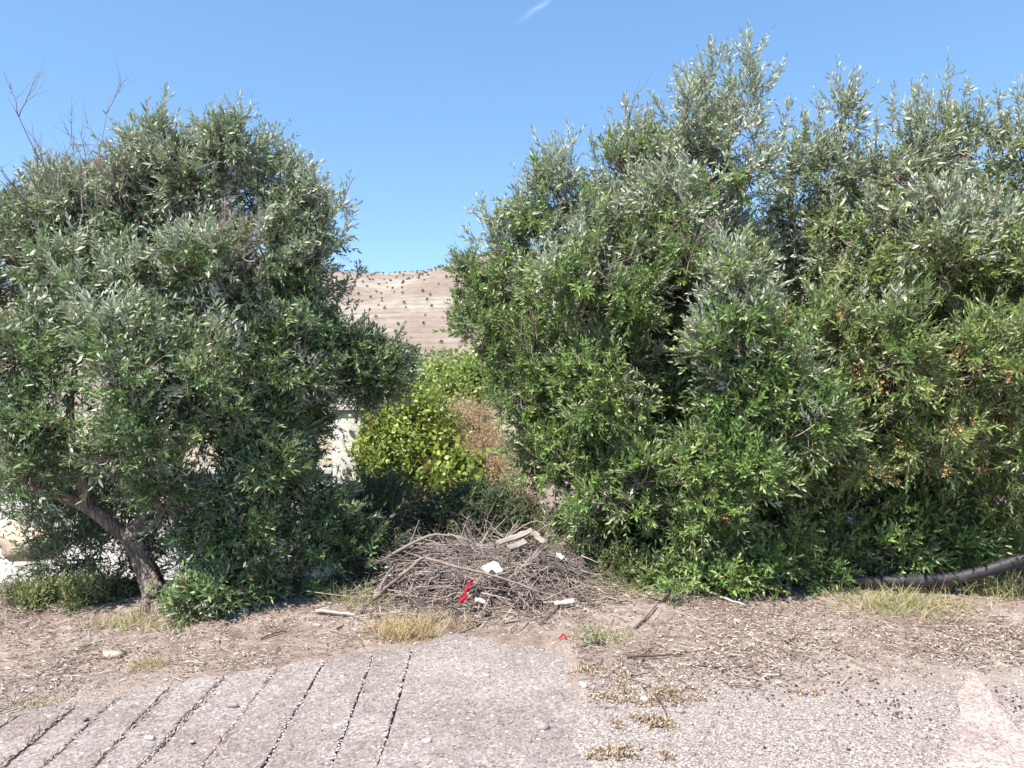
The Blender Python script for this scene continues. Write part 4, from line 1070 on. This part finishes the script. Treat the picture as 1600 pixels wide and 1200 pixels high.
def stick(name, label, pts, r0, r1, mat='deadwood', group=None, tone=.6, side=()):
    pts = np.asarray(pts, float)
    acc = Acc()
    def addtube(p, a, b, sides=8):
        p = np.asarray(p, float)
        seg = np.concatenate([[0], np.cumsum(np.linalg.norm(np.diff(p, axis=0), axis=1))])
        n = max(8, int(seg[-1] / .05)); s = np.linspace(0, seg[-1], n)
        qq = np.stack([np.interp(s, seg, p[:, i]) for i in range(3)], -1)
        for _ in range(3): qq[1:-1] = .25 * qq[:-2] + .5 * qq[1:-1] + .25 * qq[2:]
        qq[1:-1] += rng.normal(size=(n - 2, 3)) * a * .18
        V, q, tr = tubes(qq[None], (np.linspace(a, b, n) * rng.uniform(.85, 1.15, n))[None], sides)
        acc.add(V, tr, q, np.tile([np.clip(tone + rng.normal() * .08, 0, 1), .5, 0, 1], (len(V), 1)))
    addtube(pts, r0, r1)
    for sp in side: addtube(sp, r1 * 1.1, r1 * .4, 5)
    return tag(acc.build(name, M[mat], origin=pts[0], smooth=True), label, 'branch', group)

def pz(px, py, d): return P(px, py, d)
stick('dead_branch', 'thick grey branch end sticking out at the left of the brush pile', [P(572, 948, 5.45), P(592, 925, 5.5), P(625, 900, 5.6), P(660, 872, 5.75)], .024, .013, tone=.45, side=[[P(592, 925, 5.5), P(600, 905, 5.52), P(615, 885, 5.55)]])
stick('dead_branch', 'long arched grey branch over the top left of the brush pile', [P(604, 872, 5.84), P(640, 850, 5.84), P(672, 836, 5.84), P(700, 834, 5.84), P(732, 846, 5.79)], .016, .007, tone=.55, side=[[P(640, 850, 5.84), P(648, 832, 5.86), P(655, 812, 5.89)], [P(700, 834, 5.84), P(715, 838, 5.79), P(728, 858, 5.74)]])
stick('dead_branch', 'long pale branch lying diagonally across the brush pile', [P(665, 872, 5.59), P(715, 886, 5.46), P(760, 896, 5.40), P(810, 912, 5.34), P(845, 926, 5.29)], .012, .006, tone=.55)
stick('dead_branch', 'brown stick leaning below the grey boards', [P(772, 882, 5.74), P(800, 868, 5.89), P(842, 850, 6.04)], .010, .007, tone=.5)
stick('dead_branch', 'thin curved twig arching above the grey boards', [P(795, 838, 6.09), P(815, 822, 6.14), P(840, 810, 6.14), P(852, 812, 6.14), P(856, 830, 6.09)], .006, .004, tone=.65)
stick('dead_branch', 'pale stick lying in litter left of the brush pile', [gg(493, 972) + [0, 0, .02], gg(520, 971) + [0, 0, .025], gg(556, 974) + [0, 0, .02]], .014, .010, tone=.85)
stick('dead_branch', 'dark twig poking down from the pile towards the concrete', [gg(527, 992) + [0, 0, .015], P(545, 975, 5.15), P(572, 950, 5.35)], .009, .005, tone=.15)
stick('dead_branch', 'long grey stick on the litter below the green runners', [gg(1015, 935) + [0, 0, .03], gg(1085, 943) + [0, 0, .03], gg(1165, 967) + [0, 0, .02]], .016, .008, tone=.75, side=[[gg(1085, 943) + [0, 0, .03], gg(1110, 938) + [0, 0, .05], gg(1140, 945) + [0, 0, .03]]])
stick('dead_branch', 'thin dark stick slanting across litter right of the pile', [gg(992, 998) + [0, 0, .015], gg(1008, 985) + [0, 0, .02], gg(1026, 968) + [0, 0, .02]], .009, .005, tone=.3)
stick('dead_branch', 'dark forked twig lying on the pale gravel edge', [gg(980, 1045) + [0, 0, .015], gg(1020, 1044) + [0, 0, .02], gg(1066, 1041) + [0, 0, .015]], .007, .004, tone=.05, side=[[gg(1002, 1052) + [0, 0, .01], gg(1012, 1035) + [0, 0, .02], gg(1022, 1024) + [0, 0, .02]]])
stick('dead_branch', 'hair-thin straight twig on gravel right of the forked twig', [gg(1075, 1057) + [0, 0, .01], gg(1120, 1060) + [0, 0, .012], gg(1170, 1060) + [0, 0, .01]], .004, .002, tone=.1)
stick('dead_branch', 'short black curved twig between the dry matted weeds', [gg(1022, 1110) + [0, 0, .03], gg(1034, 1122) + [0, 0, .03], gg(1041, 1138) + [0, 0, .015]], .006, .003, tone=.0)
stick('dead_branch', 'grey stick along the bottom edge of the brush pile', [P(830, 935, 5.45), P(870, 940, 5.42), P(905, 935, 5.45)], .010, .006, tone=.7)
stick('dead_branch', 'dark stick half buried below the white scrap at right', [gg(842, 985) + [0, 0, .012], gg(858, 978) + [0, 0, .014], gg(876, 964) + [0, 0, .02]], .008, .006, tone=.1)
stick('dead_branch', 'small dark twigs on litter above the concrete strips', [gg(408, 1005) + [0, 0, .01], gg(430, 997) + [0, 0, .02], gg(455, 994) + [0, 0, .012]], .006, .003, tone=.1, side=[[gg(430, 997) + [0, 0, .02], gg(440, 990) + [0, 0, .02], gg(452, 987) + [0, 0, .02]]])

def board(label, a, b, w, th, roll=0.2):
    a, b = np.asarray(a, float), np.asarray(b, float)
    L = np.linalg.norm(b - a)
    bm = bmesh.new(); bmesh.ops.create_cube(bm, size=1)
    for v in bm.verts: v.co = Vector((v.co.x * L, v.co.y * w, v.co.z * th))
    bmesh.ops.subdivide_edges(bm, edges=[e for e in bm.edges if abs((e.verts[0].co - e.verts[1].co).x) > L * .5], cuts=6)
    for v in bm.verts: v.co += Vector((rng.normal() * .006, rng.normal() * .002, .012 * (v.co.x / L * 2) ** 2 + rng.normal() * .001))
    bmesh.ops.bevel(bm, geom=[e for e in bm.edges if e.calc_face_angle(0) > 1.0], offset=.003, segments=1, affect='EDGES')
    me = bpy.data.meshes.new('board'); bm.to_mesh(me); bm.free(); me.materials.append(M['plank'])
    o = bpy.data.objects.new('board', me); COL.objects.link(o)
    o.location = (a + b) / 2
    from mathutils import Quaternion
    q = Vector(b - a).to_track_quat('X', 'Z')
    o.rotation_mode = 'QUATERNION'; o.rotation_quaternion = q @ Quaternion((1, 0, 0), roll)
    return tag(o, label, 'board', 'weathered boards on the brush pile')
board('longest weathered grey board on top of the brush pile', P(778, 850, 5.77), P(832, 830, 5.92), .05, .022, .5)
board('short weathered grey board just below the longest one', P(794, 858, 5.67), P(822, 847, 5.77), .05, .022, .5)
board('tapered board end sloping down at the right of the pile top', P(832, 832, 5.87), P(852, 850, 5.77), .045, .02, .4)

# scraps
def lump(name, label, cat, pos, dims, mat, seed=0, sub=2, amp=.25, rot=(0, 0, 0), tone=.6):
    bm = bmesh.new(); bmesh.ops.create_icosphere(bm, subdivisions=sub, radius=1)
    V = np.array([v.co[:] for v in bm.verts]); Fc = np.array([[v.index for v in f.verts] for f in bm.faces]); bm.free()
    V = np.sign(V) * np.abs(V) ** .85
    V = V * (1 + amp * (vnoise(V[:, 0] * 1.7 + seed * 9.1, V[:, 1] * 1.7 + V[:, 2] * 2.3 + seed, seed) * 1.6 + .5 * vnoise(V[:, 0] * 4 + seed, V[:, 2] * 4 + V[:, 1] * 3, seed + 5)))[:, None]
    V = V * np.asarray(dims)
    o = build(name, V, Fc, M[mat], None, np.tile([tone, .5, 0, 1], (len(V), 1)), sub > 1)
    o.location = pos; o.rotation_euler = rot
    return tag(o, label, cat)

def cloth(name, label, cat, path, w, mat, wr=.35, thick=.004):
    p = np.asarray(path, float); n = 14; m = 7
    s = np.linspace(0, len(p) - 1, n)
    c = np.stack([np.interp(s, np.arange(len(p)), p[:, i]) for i in range(3)], -1)
    T = unit(np.gradient(c, axis=0)); S = unit(np.cross(T, [0.25, -1, .5]))
    N = np.cross(S, T)
    u = np.linspace(-.5, .5, m)
    ww = w * (0.65 + .5 * rng.random(n))
    V = c[:, None] + S[:, None] * (u[None, :, None] * ww[:, None, None]) + N[:, None] * (wr * w * np.sin(u * 9 + s[:, None] * 1.7)[..., None] * .5 + rng.normal(size=(n, m, 1)) * w * .06)
    ii = (np.arange(n - 1)[:, None] * m + np.arange(m - 1)[None]).ravel()
    o = build(name, V.reshape(-1, 3) - c[0], np.stack([ii, ii + 1, ii + 1 + m, ii + m], -1), M[mat], smooth=True)
    o.location = c[0]
    md = o.modifiers.new('thickness', 'SOLIDIFY'); md.thickness = thick
    md = o.modifiers.new('smooth', 'SUBSURF'); md.levels = 1; md.render_levels = 1
    return tag(o, label, cat)
cloth('rag', 'crumpled bright red rag caught in the brush pile', 'rag', [P(722, 936, 5.25), P(730, 920, 5.29), P(732, 912, 5.32), P(742, 905, 5.39)], .024, 'rag', .7)
cloth('rag', 'small red rag end under the bigger red one', 'rag', [P(716, 940, 5.23), P(724, 936, 5.23), P(730, 932, 5.23)], .03, 'rag')
cloth('plastic_scrap', 'white curved plastic scrap above the red rag', 'scrap', [P(757, 892, 5.42), P(766, 884, 5.45), P(774, 884, 5.45), P(781, 894, 5.39)], .062, 'whitebit', .12, .006)
cloth('plastic_scrap', 'long white scrap lying at the right foot of the pile', 'scrap', [P(866, 943, 5.29), P(880, 941, 5.29), P(897, 937, 5.29)], .030, 'whitebit', .15, .012)
cloth('plastic_scrap', 'tiny white scrap on the right slope of the pile', 'scrap', [P(868, 868, 5.77), P(874, 868, 5.75), P(880, 872, 5.73)], .04, 'whitebit', .2, .008)
cloth('plastic_scrap', 'pale flat scrap just below the red rag', 'scrap', [P(742, 937, 5.17), P(752, 938, 5.17), P(758, 940, 5.17)], .03, 'whitebit', .2, .006)
cloth('red_scrap', 'tiny red scrap on the litter at the concrete corner', 'scrap', [gg(874, 1014) + [0, 0, .012], gg(880, 1011) + [0, 0, .03], gg(886, 1013) + [0, 0, .012]], .014, 'rag', .3, .004)

# loose stones
stones = [(180, 1031, .075, .05, .024, 'cream', 'flat beige rock on the litter left of the strips', .6), (383, 969, .035, .025, .02, 'stone', 'small white stone below the dense left olive', .95),
          (848, 1153, .034, .026, .018, 'stone', 'smooth oval grey pebble alone on the concrete drive', .25), (912, 1089, .028, .02, .018, 'stone', 'white pebble at the concrete edge beside the gravel', 1.0),
          (760, 1070, .024, .018, .014, 'stone', 'pale pebble near the middle of the concrete drive', .6), (365, 1117, .03, .018, .014, 'stone', 'grey and white pebble resting in a strip groove', .35),
          (1007, 1113, .026, .02, .02, 'stone', 'white stone next to the dry matted weed', 1.0), (1152, 988, .03, .02, .02, 'stone', 'white stone in litter below the green runners', .9),
          (118, 945, .03, .025, .02, 'stone', 'pale stone among weeds left of the trunk', .8), (495, 985, .045, .012, .010, 'stone', 'thin white flake on litter above the strips', 1.0),
          (1440, 1170, .03, .024, .014, 'stone', 'grey stone on gravel left of the concrete footing', .2),
          (668, 1175, .028, .018, .012, 'stone', 'small pale chip low on the concrete drive', .8), (828, 1175, .014, .012, .010, 'stone', 'tiny dark pebble below the oval grey pebble', .0), (235, 1170, .03, .014, .010, 'stone', 'white flake lying across a groove at lower left', .95), (1062, 1130, .03, .022, .016, 'stone', 'grey stone right of the short black twig', .3), (1170, 1085, .035, .03, .012, 'stone', 'flat grey stone in the pale gravel', .3), (40, 850, .01, .01, .01, None, None, 0)]
for i, (px, py, a, b, h, m, lab, tone) in enumerate(stones):
    if m is None: continue
    g = gg(px, py)
    zz = g[2]
    if (px < 905 and py > 1060 and not (px < 330 and py < 1060)): zz = ZT
    if m == 'cream':
        lump('rock', lab, 'rock', (g[0], g[1], zz + h * .6), (a, b, h), m, i, 1, .5, (0, .1, .4))
    else:
        lump('stone', lab, 'stone', (g[0], g[1], zz + h * .3), (a * .85, b * .85, h), m, i, 2, .5, (0, 0, rng.uniform(-.6, .6)), tone * .8)
# beige boulder behind, by the wall
lump('boulder', 'beige boulder in front of the white wall at far left', 'rock', tuple(P(45, 846, 7.4)), (.34, .25, .17), 'cream', 3, 2, .5)

# dry matted weeds on the gravel
def mat_weed(label, px, py, w, dpt, n):
    g = gg(px, py)
    th = rng.random(n) * 2 * math.pi; rr = rng.random(n) ** .6
    x = g[0] + np.cos(th) * rr * w; y = g[1] + np.sin(th) * rr * dpt
    fv = fbm(x * 12, y * 12, px); k = fv > np.quantile(fv, .5)
    x, y, rr = x[k], y[k], rr[k]; n = len(x)
    pos = np.stack([x, y, ground_z(x, y) + .004 + rng.random(n) * .032 * (1 - rr)], -1)
    V, tr, qd = leaves(pos, rng.normal(size=(n, 3)) * [1, 1, .9] + [0, 0, .3], rng.normal(size=(n, 3)), rng.uniform(.010, .026, n), rng.uniform(.005, .010, n), .3)
    c = np.zeros((n, 4)); c[:, 0] = rng.random(n); c[:, 3] = 1
    acc = Acc(); acc.add(V, tr, qd, rep(c, 6))
    root = empty('dry_weed_mat', g, label, 'dry weed', 'dry matted weeds on the gravel')
    o = acc.build('stems', M['drymoss'], origin=g); o.parent = root; o.location = (0, 0, 0); o['kind'] = 'stuff'
mat_weed('wide tan weed mat in the gravel, behind the black twig', 1012, 1103, .30, .15, 2600)
mat_weed('round tan weed mat in front of the black twig', 1005, 1150, .15, .10, 1300)
mat_weed('tan weed mat at the bottom edge of the gravel', 985, 1200, .2, .07, 900)
mat_weed('loose tan weed patch along the concrete edge', 940, 1068, .2, .16, 900)
mat_weed('small tan weed mat alone in the right gravel', 1262, 1100, .06, .035, 220)

# ------------------------------------------------------------------ loose ground cover: litter, gravel, olives
def scatter(n, xr, yr, dens):
    m = n * 6
    x = rng.uniform(*xr, m); y = rng.uniform(*yr, m)
    k = rng.random(m) < dens(x, y)
    return x[k][:n], y[k][:n]
ex = np.array([l[1][0] for l in lines] + [p[0] for p in mainp[:13]]); ey = np.array([l[1][1] for l in lines] + [p[1] for p in mainp[:13]])
so = np.argsort(ex); ex, ey = ex[so], ey[so]
def beyond(x, y):                               # distance past the back edge of the concrete
    e = np.interp(x, ex, ey)
    e = np.where(x > ex[-1], 3.55 + .25 * np.clip(x - ex[-1], 0, 2), e)
    return y - e
def dens_litter(x, y):
    b = beyond(x, y)
    d = sstep(-.02, .35, b) * (1 - .75 * sstep(6.4, 7.6, y)) * np.clip(.62 + 1.1 * fbm(x * 1.9, y * 1.9, 44), .10, 1)
    return d
x, y = scatter(62000, (-4.4, 4.4), (3.2, 8.0), dens_litter); n = len(x)
pos = np.stack([x, y, ground_z(x, y) + .004 + rng.random(n) * .014], -1)
dv = rng.normal(size=(n, 3)) * [1, .8, .4]
V, tr, qd = leaves(pos, dv, rng.normal(size=(n, 3)) * .75 + [0, 0, 1], rng.uniform(.012, .044, n), rng.uniform(.0025, .008, n), rng.uniform(-.2, .3, n))
c = np.zeros((n, 4)); c[:, 0] = np.clip(rng.normal(.5, .38, n) + .25 * fbm(x * 2, y * 2, 71) - .14 * sstep(4.7, 5.5, y), 0, 1); c[:, 3] = 1
acc = Acc(); acc.add(V, tr, qd, rep(c, 6))
n = 5000
x, y = scatter(n, (-5, 5), (3.3, 7.0), dens_litter); n = len(x)
a = rng.uniform(0, math.pi, n); Lt = rng.uniform(.04, .16, n)
t = np.linspace(-.5, .5, 4)[None]
cx_ = x[:, None] + np.cos(a)[:, None] * Lt[:, None] * t; cy_ = y[:, None] + np.sin(a)[:, None] * Lt[:, None] * t + rng.normal(size=(n, 1)) * .012 * (2 * t) ** 2
V, q, tr2 = tubes(np.stack([cx_, cy_, ground_z(cx_, cy_) + .008 + rng.random((n, 1)) * .008], -1), rng.uniform(.0012, .0032, (n, 1)) * np.ones((1, 4)), 3)
c = np.zeros((n, 4)); c[:, 0] = np.clip(rng.normal(.5, .3, n), 0, 1); c[:, 3] = 1
acc.add(V, tr2, q, rep(c, 12))
tag(acc.build('leaf_litter', M['litter']), 'dry brown leaves and twig bits strewn over the earth', 'leaf litter', kind='stuff')

ICO = None
def pebbles(pos, size, flat=.6):
    global ICO
    if ICO is None:
        bm = bmesh.new(); bmesh.ops.create_icosphere(bm, subdivisions=1, radius=1)
        ICO = (np.array([v.co[:] for v in bm.verts]), np.array([[v.index for v in f.verts] for f in bm.faces])); bm.free()
    v0, f0 = ICO
    n = len(pos); k = len(v0)
    s = np.stack([rng.uniform(.7, 1.3, n), rng.uniform(.7, 1.3, n), flat * rng.uniform(.6, 1.2, n)], -1) * size[:, None]
    V = v0[None] * (1 + .2 * (rng.random((n, k, 1)) - .5)) * s[:, None]
    a = rng.uniform(0, 6.28, n); ca, sa = np.cos(a)[:, None], np.sin(a)[:, None]
    V = np.stack([V[..., 0] * ca - V[..., 1] * sa, V[..., 0] * sa + V[..., 1] * ca, V[..., 2]], -1) + pos[:, None]
    return V.reshape(-1, 3), (np.arange(n)[:, None, None] * k + f0[None]).reshape(-1, 3), k
def dens_gravel(x, y):
    right = sstep(.28, .48, x + .10 * fbm(x * 4, y * 4, 12)) * (1 - sstep(3.7, 4.6, y)) * .8
    edge = np.exp(-(beyond(x, y) / .10) ** 2) * .22
    return right * np.clip(.6 + .9 * fbm(x * 2.3, y * 2.3, 61), .1, 1) + edge * .6 + .005
x, y = scatter(13000, (-3.2, 4.2), (2.6, 5.2), dens_gravel); n = len(x)
on = (beyond(x, y) < 0.02) & (x < .42)
# pebbles packed into the grooves
gx_, gy_ = [], []
for i, (A, B) in enumerate(lines):
    m = 120 if i < 5 else 340
    t = rng.random(m) ** (1.0 if i < 5 else 1.4)
    gx_.append(A[0] + (B[0] - A[0]) * t + rng.normal(size=m) * .008); gy_.append(A[1] + (B[1] - A[1]) * t)
gx_, gy_ = np.concatenate(gx_), np.concatenate(gy_)
sz = rng.uniform(.002, .006, n) * np.where(rng.random(n) < .05, 2.4, 1)
pos = np.stack([x, y, np.where(on, ZT + .001, ground_z(x, y)) + sz * .3], -1)
pos2 = np.stack([gx_, gy_, np.full(len(gx_), .034) + rng.random(len(gx_)) * .010], -1)
pos = np.concatenate([pos, pos2]); sz = np.concatenate([sz, rng.uniform(.004, .009, len(gx_))])
V, f, k = pebbles(pos, sz)
c = np.zeros((len(pos), 4)); c[:, 0] = np.clip(rng.normal(.5, .27, len(pos)), 0, 1); c[:, 3] = 1
acc = Acc(); acc.add(V, f, None, rep(c, k))
tag(acc.build('gravel', M['gravel']), 'pale loose gravel beside and on the concrete', 'gravel', kind='stuff')
# rusty dry needles lying in the grooves at the left
n = 3600
ki = rng.choice(7, n); t = rng.random(n)
A = np.array([l[0] for l in lines])[ki]; B = np.array([l[1] for l in lines])[ki]
pp = A + (B - A) * t[:, None] + rng.normal(size=(n, 3)) * [.010, 0, 0]; pp[:, 2] = .034 + rng.random(n) * .014
V, tr, qd = leaves(pp, (B - A) + rng.normal(size=(n, 3)) * .5, np.tile([0., 0, 1], (n, 1)) + rng.normal(size=(n, 3)) * .3, rng.uniform(.02, .05, n), rng.uniform(.003, .008, n), .1)
c = np.zeros((n, 4)); c[:, 0] = np.clip(rng.normal(.3, .2, n), 0, 1); c[:, 3] = 1
acc = Acc(); acc.add(V, tr, qd, rep(c, 6))
tag(acc.build('groove_litter', M['litter']), 'rusty dry needles lying in the concrete grooves', 'leaf litter', kind='stuff')
# fallen olives
def dens_ol(x, y):
    return sstep(.75, 1.6, x) * np.exp(-((y - (4.25 - .08 * x)) / .55) ** 2) * np.clip(.5 + 2.0 * fbm(x * 2.2, y * 2.2, 83), .03, 1)
x, y = scatter(2200, (.6, 4.3), (3.1, 6), dens_ol); n = len(x)
sz = rng.uniform(.0035, .0085, n)
V, f, k = pebbles(np.stack([x, y, ground_z(x, y) + sz * .7], -1), sz, .9)
c = np.zeros((n, 4)); c[:, 0] = rng.random(n); c[:, 3] = 1
acc = Acc(); acc.add(V, f, None, rep(c, k))
tag(acc.build('fallen_olives', M['olivefruit']), 'shrivelled dark olives fallen on the litter at the right', 'olives', kind='stuff')

# ------------------------------------------------------------------ black pipe
pb = gg(1470, 918)
pr = empty('drain_pipe', pb, 'black plastic pipe half hidden in grass, rising to the right edge', 'pipe')
def pipe(name, pts, rad, mat, n=60, rib=0):
    p = np.asarray(pts, float); seg = np.concatenate([[0], np.cumsum(np.linalg.norm(np.diff(p, axis=0), axis=1))])
    s = np.linspace(0, seg[-1], n)
    q = np.stack([np.interp(s, seg, p[:, i]) for i in range(3)], -1)
    for _ in range(10): q[1:-1] = .25 * q[:-2] + .5 * q[1:-1] + .25 * q[2:]
    rr = rad * (1 + rib * vnoise(s * 9, s * 0, 2))
    V, qd, tr = tubes(q[None], rr[None], 24, cap=False)
    o = build(name, V, qd, M[mat], None, None, True)
    md = o.modifiers.new('thickness', 'SOLIDIFY'); md.thickness = .006
    child(o, pr); return o
pipe('pipe_end', [P(1322, 905, 5.75), P(1345, 907, 5.73), P(1370, 909, 5.72)], .038, 'pipe', 20)
pipe('pipe_sleeve', [P(1405, 908, 5.68), P(1440, 907, 5.65), P(1490, 905, 5.62)], .048, 'pipe', 40, .05)
pipe('pipe_body', [P(1366, 909, 5.72), P(1440, 907, 5.65), P(1500, 902, 5.60), P(1540, 892, 5.55), P(1580, 879, 5.50), P(1640, 860, 5.45), P(1720, 830, 5.40)], .043, 'pipe_dusty', 80)
pipe('tape_wrap', [P(1474, 905, 5.63), P(1500, 902, 5.60), P(1528, 897, 5.58)], .0475, 'pipe', 40, .06)

# ------------------------------------------------------------------ far planting
acc = Acc()
n = 70
u = unit(rng.normal(size=(n, 3))); u[:, 2] = np.abs(u[:, 2])
V, tr, qd = leaves(u * rng.uniform(.3, .85, (n, 1)) * [.5, .5, .75] + [0, 0, .25], u + rng.normal(size=(n, 3)) * .6, rng.normal(size=(n, 3)), rng.uniform(.22, .4, n), rng.uniform(.12, .2, n))
c = np.zeros((n, 4)); c[:, 0] = rng.random(n); c[:, 1] = rng.random(n); c[:, 3] = 1
acc.add(V, tr, qd, rep(c, 6))
V, q, tr = tubes(np.array([[[0, 0, -.3], [0, 0, .2], [0, 0, .6]]]), np.array([[.06, .05, .03]]), 5)
acc.add(V, tr, q, np.tile([.4, .5, .5, 1], (len(V), 1)))
sap = acc.build('sapling', M['shade_shrub'])
cnt = 0
for row in range(29):
    ydep = 140 + row * 6.6
    xl, xr = (495 - CX) / F * ydep, (775 - CX) / F * ydep
    step = 6.0
    x = xl + rng.random() * step
    while x < xr:
        if rng.random() < .82:
            o = sap if cnt == 0 else sap.copy()
            if cnt: COL.objects.link(o)
            xx = x + rng.normal() * .5; yv = ydep + rng.normal() * .4
            o.location = (xx, yv, float(hill_z(xx, yv)) + .1)
            o.scale = [rng.uniform(.5, 1.0)] * 3; o.rotation_euler = (0, 0, rng.random() * 6)
            tag(o, 'small dark sapling planted in rows on the bare hillside', 'sapling', 'saplings in rows on the hillside')
            cnt += 1
        x += step * rng.uniform(.92, 1.1)
for px, s, lab in [(632, 3.0, 'widest dark bush on the hill skyline'), (652, 2.0, 'smaller round bush on the skyline, right of the widest'), (682, 2.0, 'bush on the hill skyline where it starts to climb')]:
    o = sap.copy(); COL.objects.link(o)
    yv = 329; xx = (px - CX) / F * yv
    o.name = 'skyline_bush'
    o.location = (xx, yv, float(hill_z(xx, yv))); o.scale = [s * 1.2, s, s * .8]
    tag(o, lab, 'bush', 'bushes on the hill skyline')

def far_tree(label, px, py, d, rx, rz, ztr, mat, n=700, ll=.5):
    cpt = P(px, py, d); gz = ztr
    root = empty('round_tree', (cpt[0], d, gz), label, 'tree')
    u = unit(rng.normal(size=(n, 3))) * rng.uniform(.6, 1.05, (n, 1))
    V, tr, qd = leaves(cpt + u * [rx, rx, rz], u + rng.normal(size=(n, 3)) * .7, u + rng.normal(size=(n, 3)) * .4, rng.uniform(.6, 1.2, n) * ll, rng.uniform(.3, .6, n) * ll)
    c = np.zeros((n, 4)); c[:, 0] = rng.random(n); c[:, 1] = rng.random(n); c[:, 3] = 1
    acc = Acc(); acc.add(V, tr, qd, rep(c, 6))
    o = acc.build('crown', M[mat], origin=root.location); o.parent = root; o.location = (0, 0, 0); o['kind'] = 'stuff'
    limb_obj('trunk', [np.array([cpt[0], d, gz - .3]), np.array([cpt[0] + .1, d, cpt[2] - rz * .6]), cpt], [.22, .16, .1], root, sides=8)
def hz(px, d): 
    x = (px - CX) / F * d; return max(float(hill_z(x, d)), float(ground_z(x, d)))
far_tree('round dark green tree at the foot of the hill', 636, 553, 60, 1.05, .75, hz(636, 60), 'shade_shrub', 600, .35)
far_tree('low pale scrub tree right of the round dark one', 690, 572, 40, 2.0, .9, 1.0, 'weed', 700, .3)
far_tree('greyish scrub tree low in the gap, left side', 650, 600, 26, 1.0, .7, .6, 'weed', 700, .2)
far_tree('green scrub tree left of the tallest tree foot', 750, 590, 30, 1.3, .9, .4, 'weed', 900, .22)
# cactus-like upright blade and a white post far in the gap
tag(build('white_block', *(lambda b: (b, np.array([[3, 2, 1, 0], [4, 5, 6, 7], [0, 1, 5, 4], [1, 2, 6, 5], [2, 3, 7, 6], [3, 0, 4, 7]])))(np.array([[x, y, z] for z in (0.5, 3.4) for x, y in ((-3.75, 42), (-3.05, 42), (-3.05, 42.6), (-3.75, 42.6))])), M['white']), 'tiny white block among the scrub under the hill', 'block')

# ------------------------------------------------------------------ groups of alike things
GROUPS = {'olive_tree': 'olive trees beyond the drive', 'grass_tuft': 'grass tufts along the dirt verge', 'dead_branch': 'dead branches on the brush pile and verge', 'stone': 'loose stones on the ground',
          'seedling': 'seedlings in the litter', 'low_shrub': 'low shrubs under the trees', 'vine_bush': 'vine bushes in the gap', 'dry_weed': 'dried weeds in the gap', 'plastic_scrap': 'white scraps on the brush pile',
          'rag': 'red rags on the brush pile', 'round_tree': 'scrub trees under the hill'}
for o in bpy.data.objects:
    nm = o.name.split('.')[0]
    if o.parent is None and nm in GROUPS and 'group' not in o: o['group'] = GROUPS[nm]
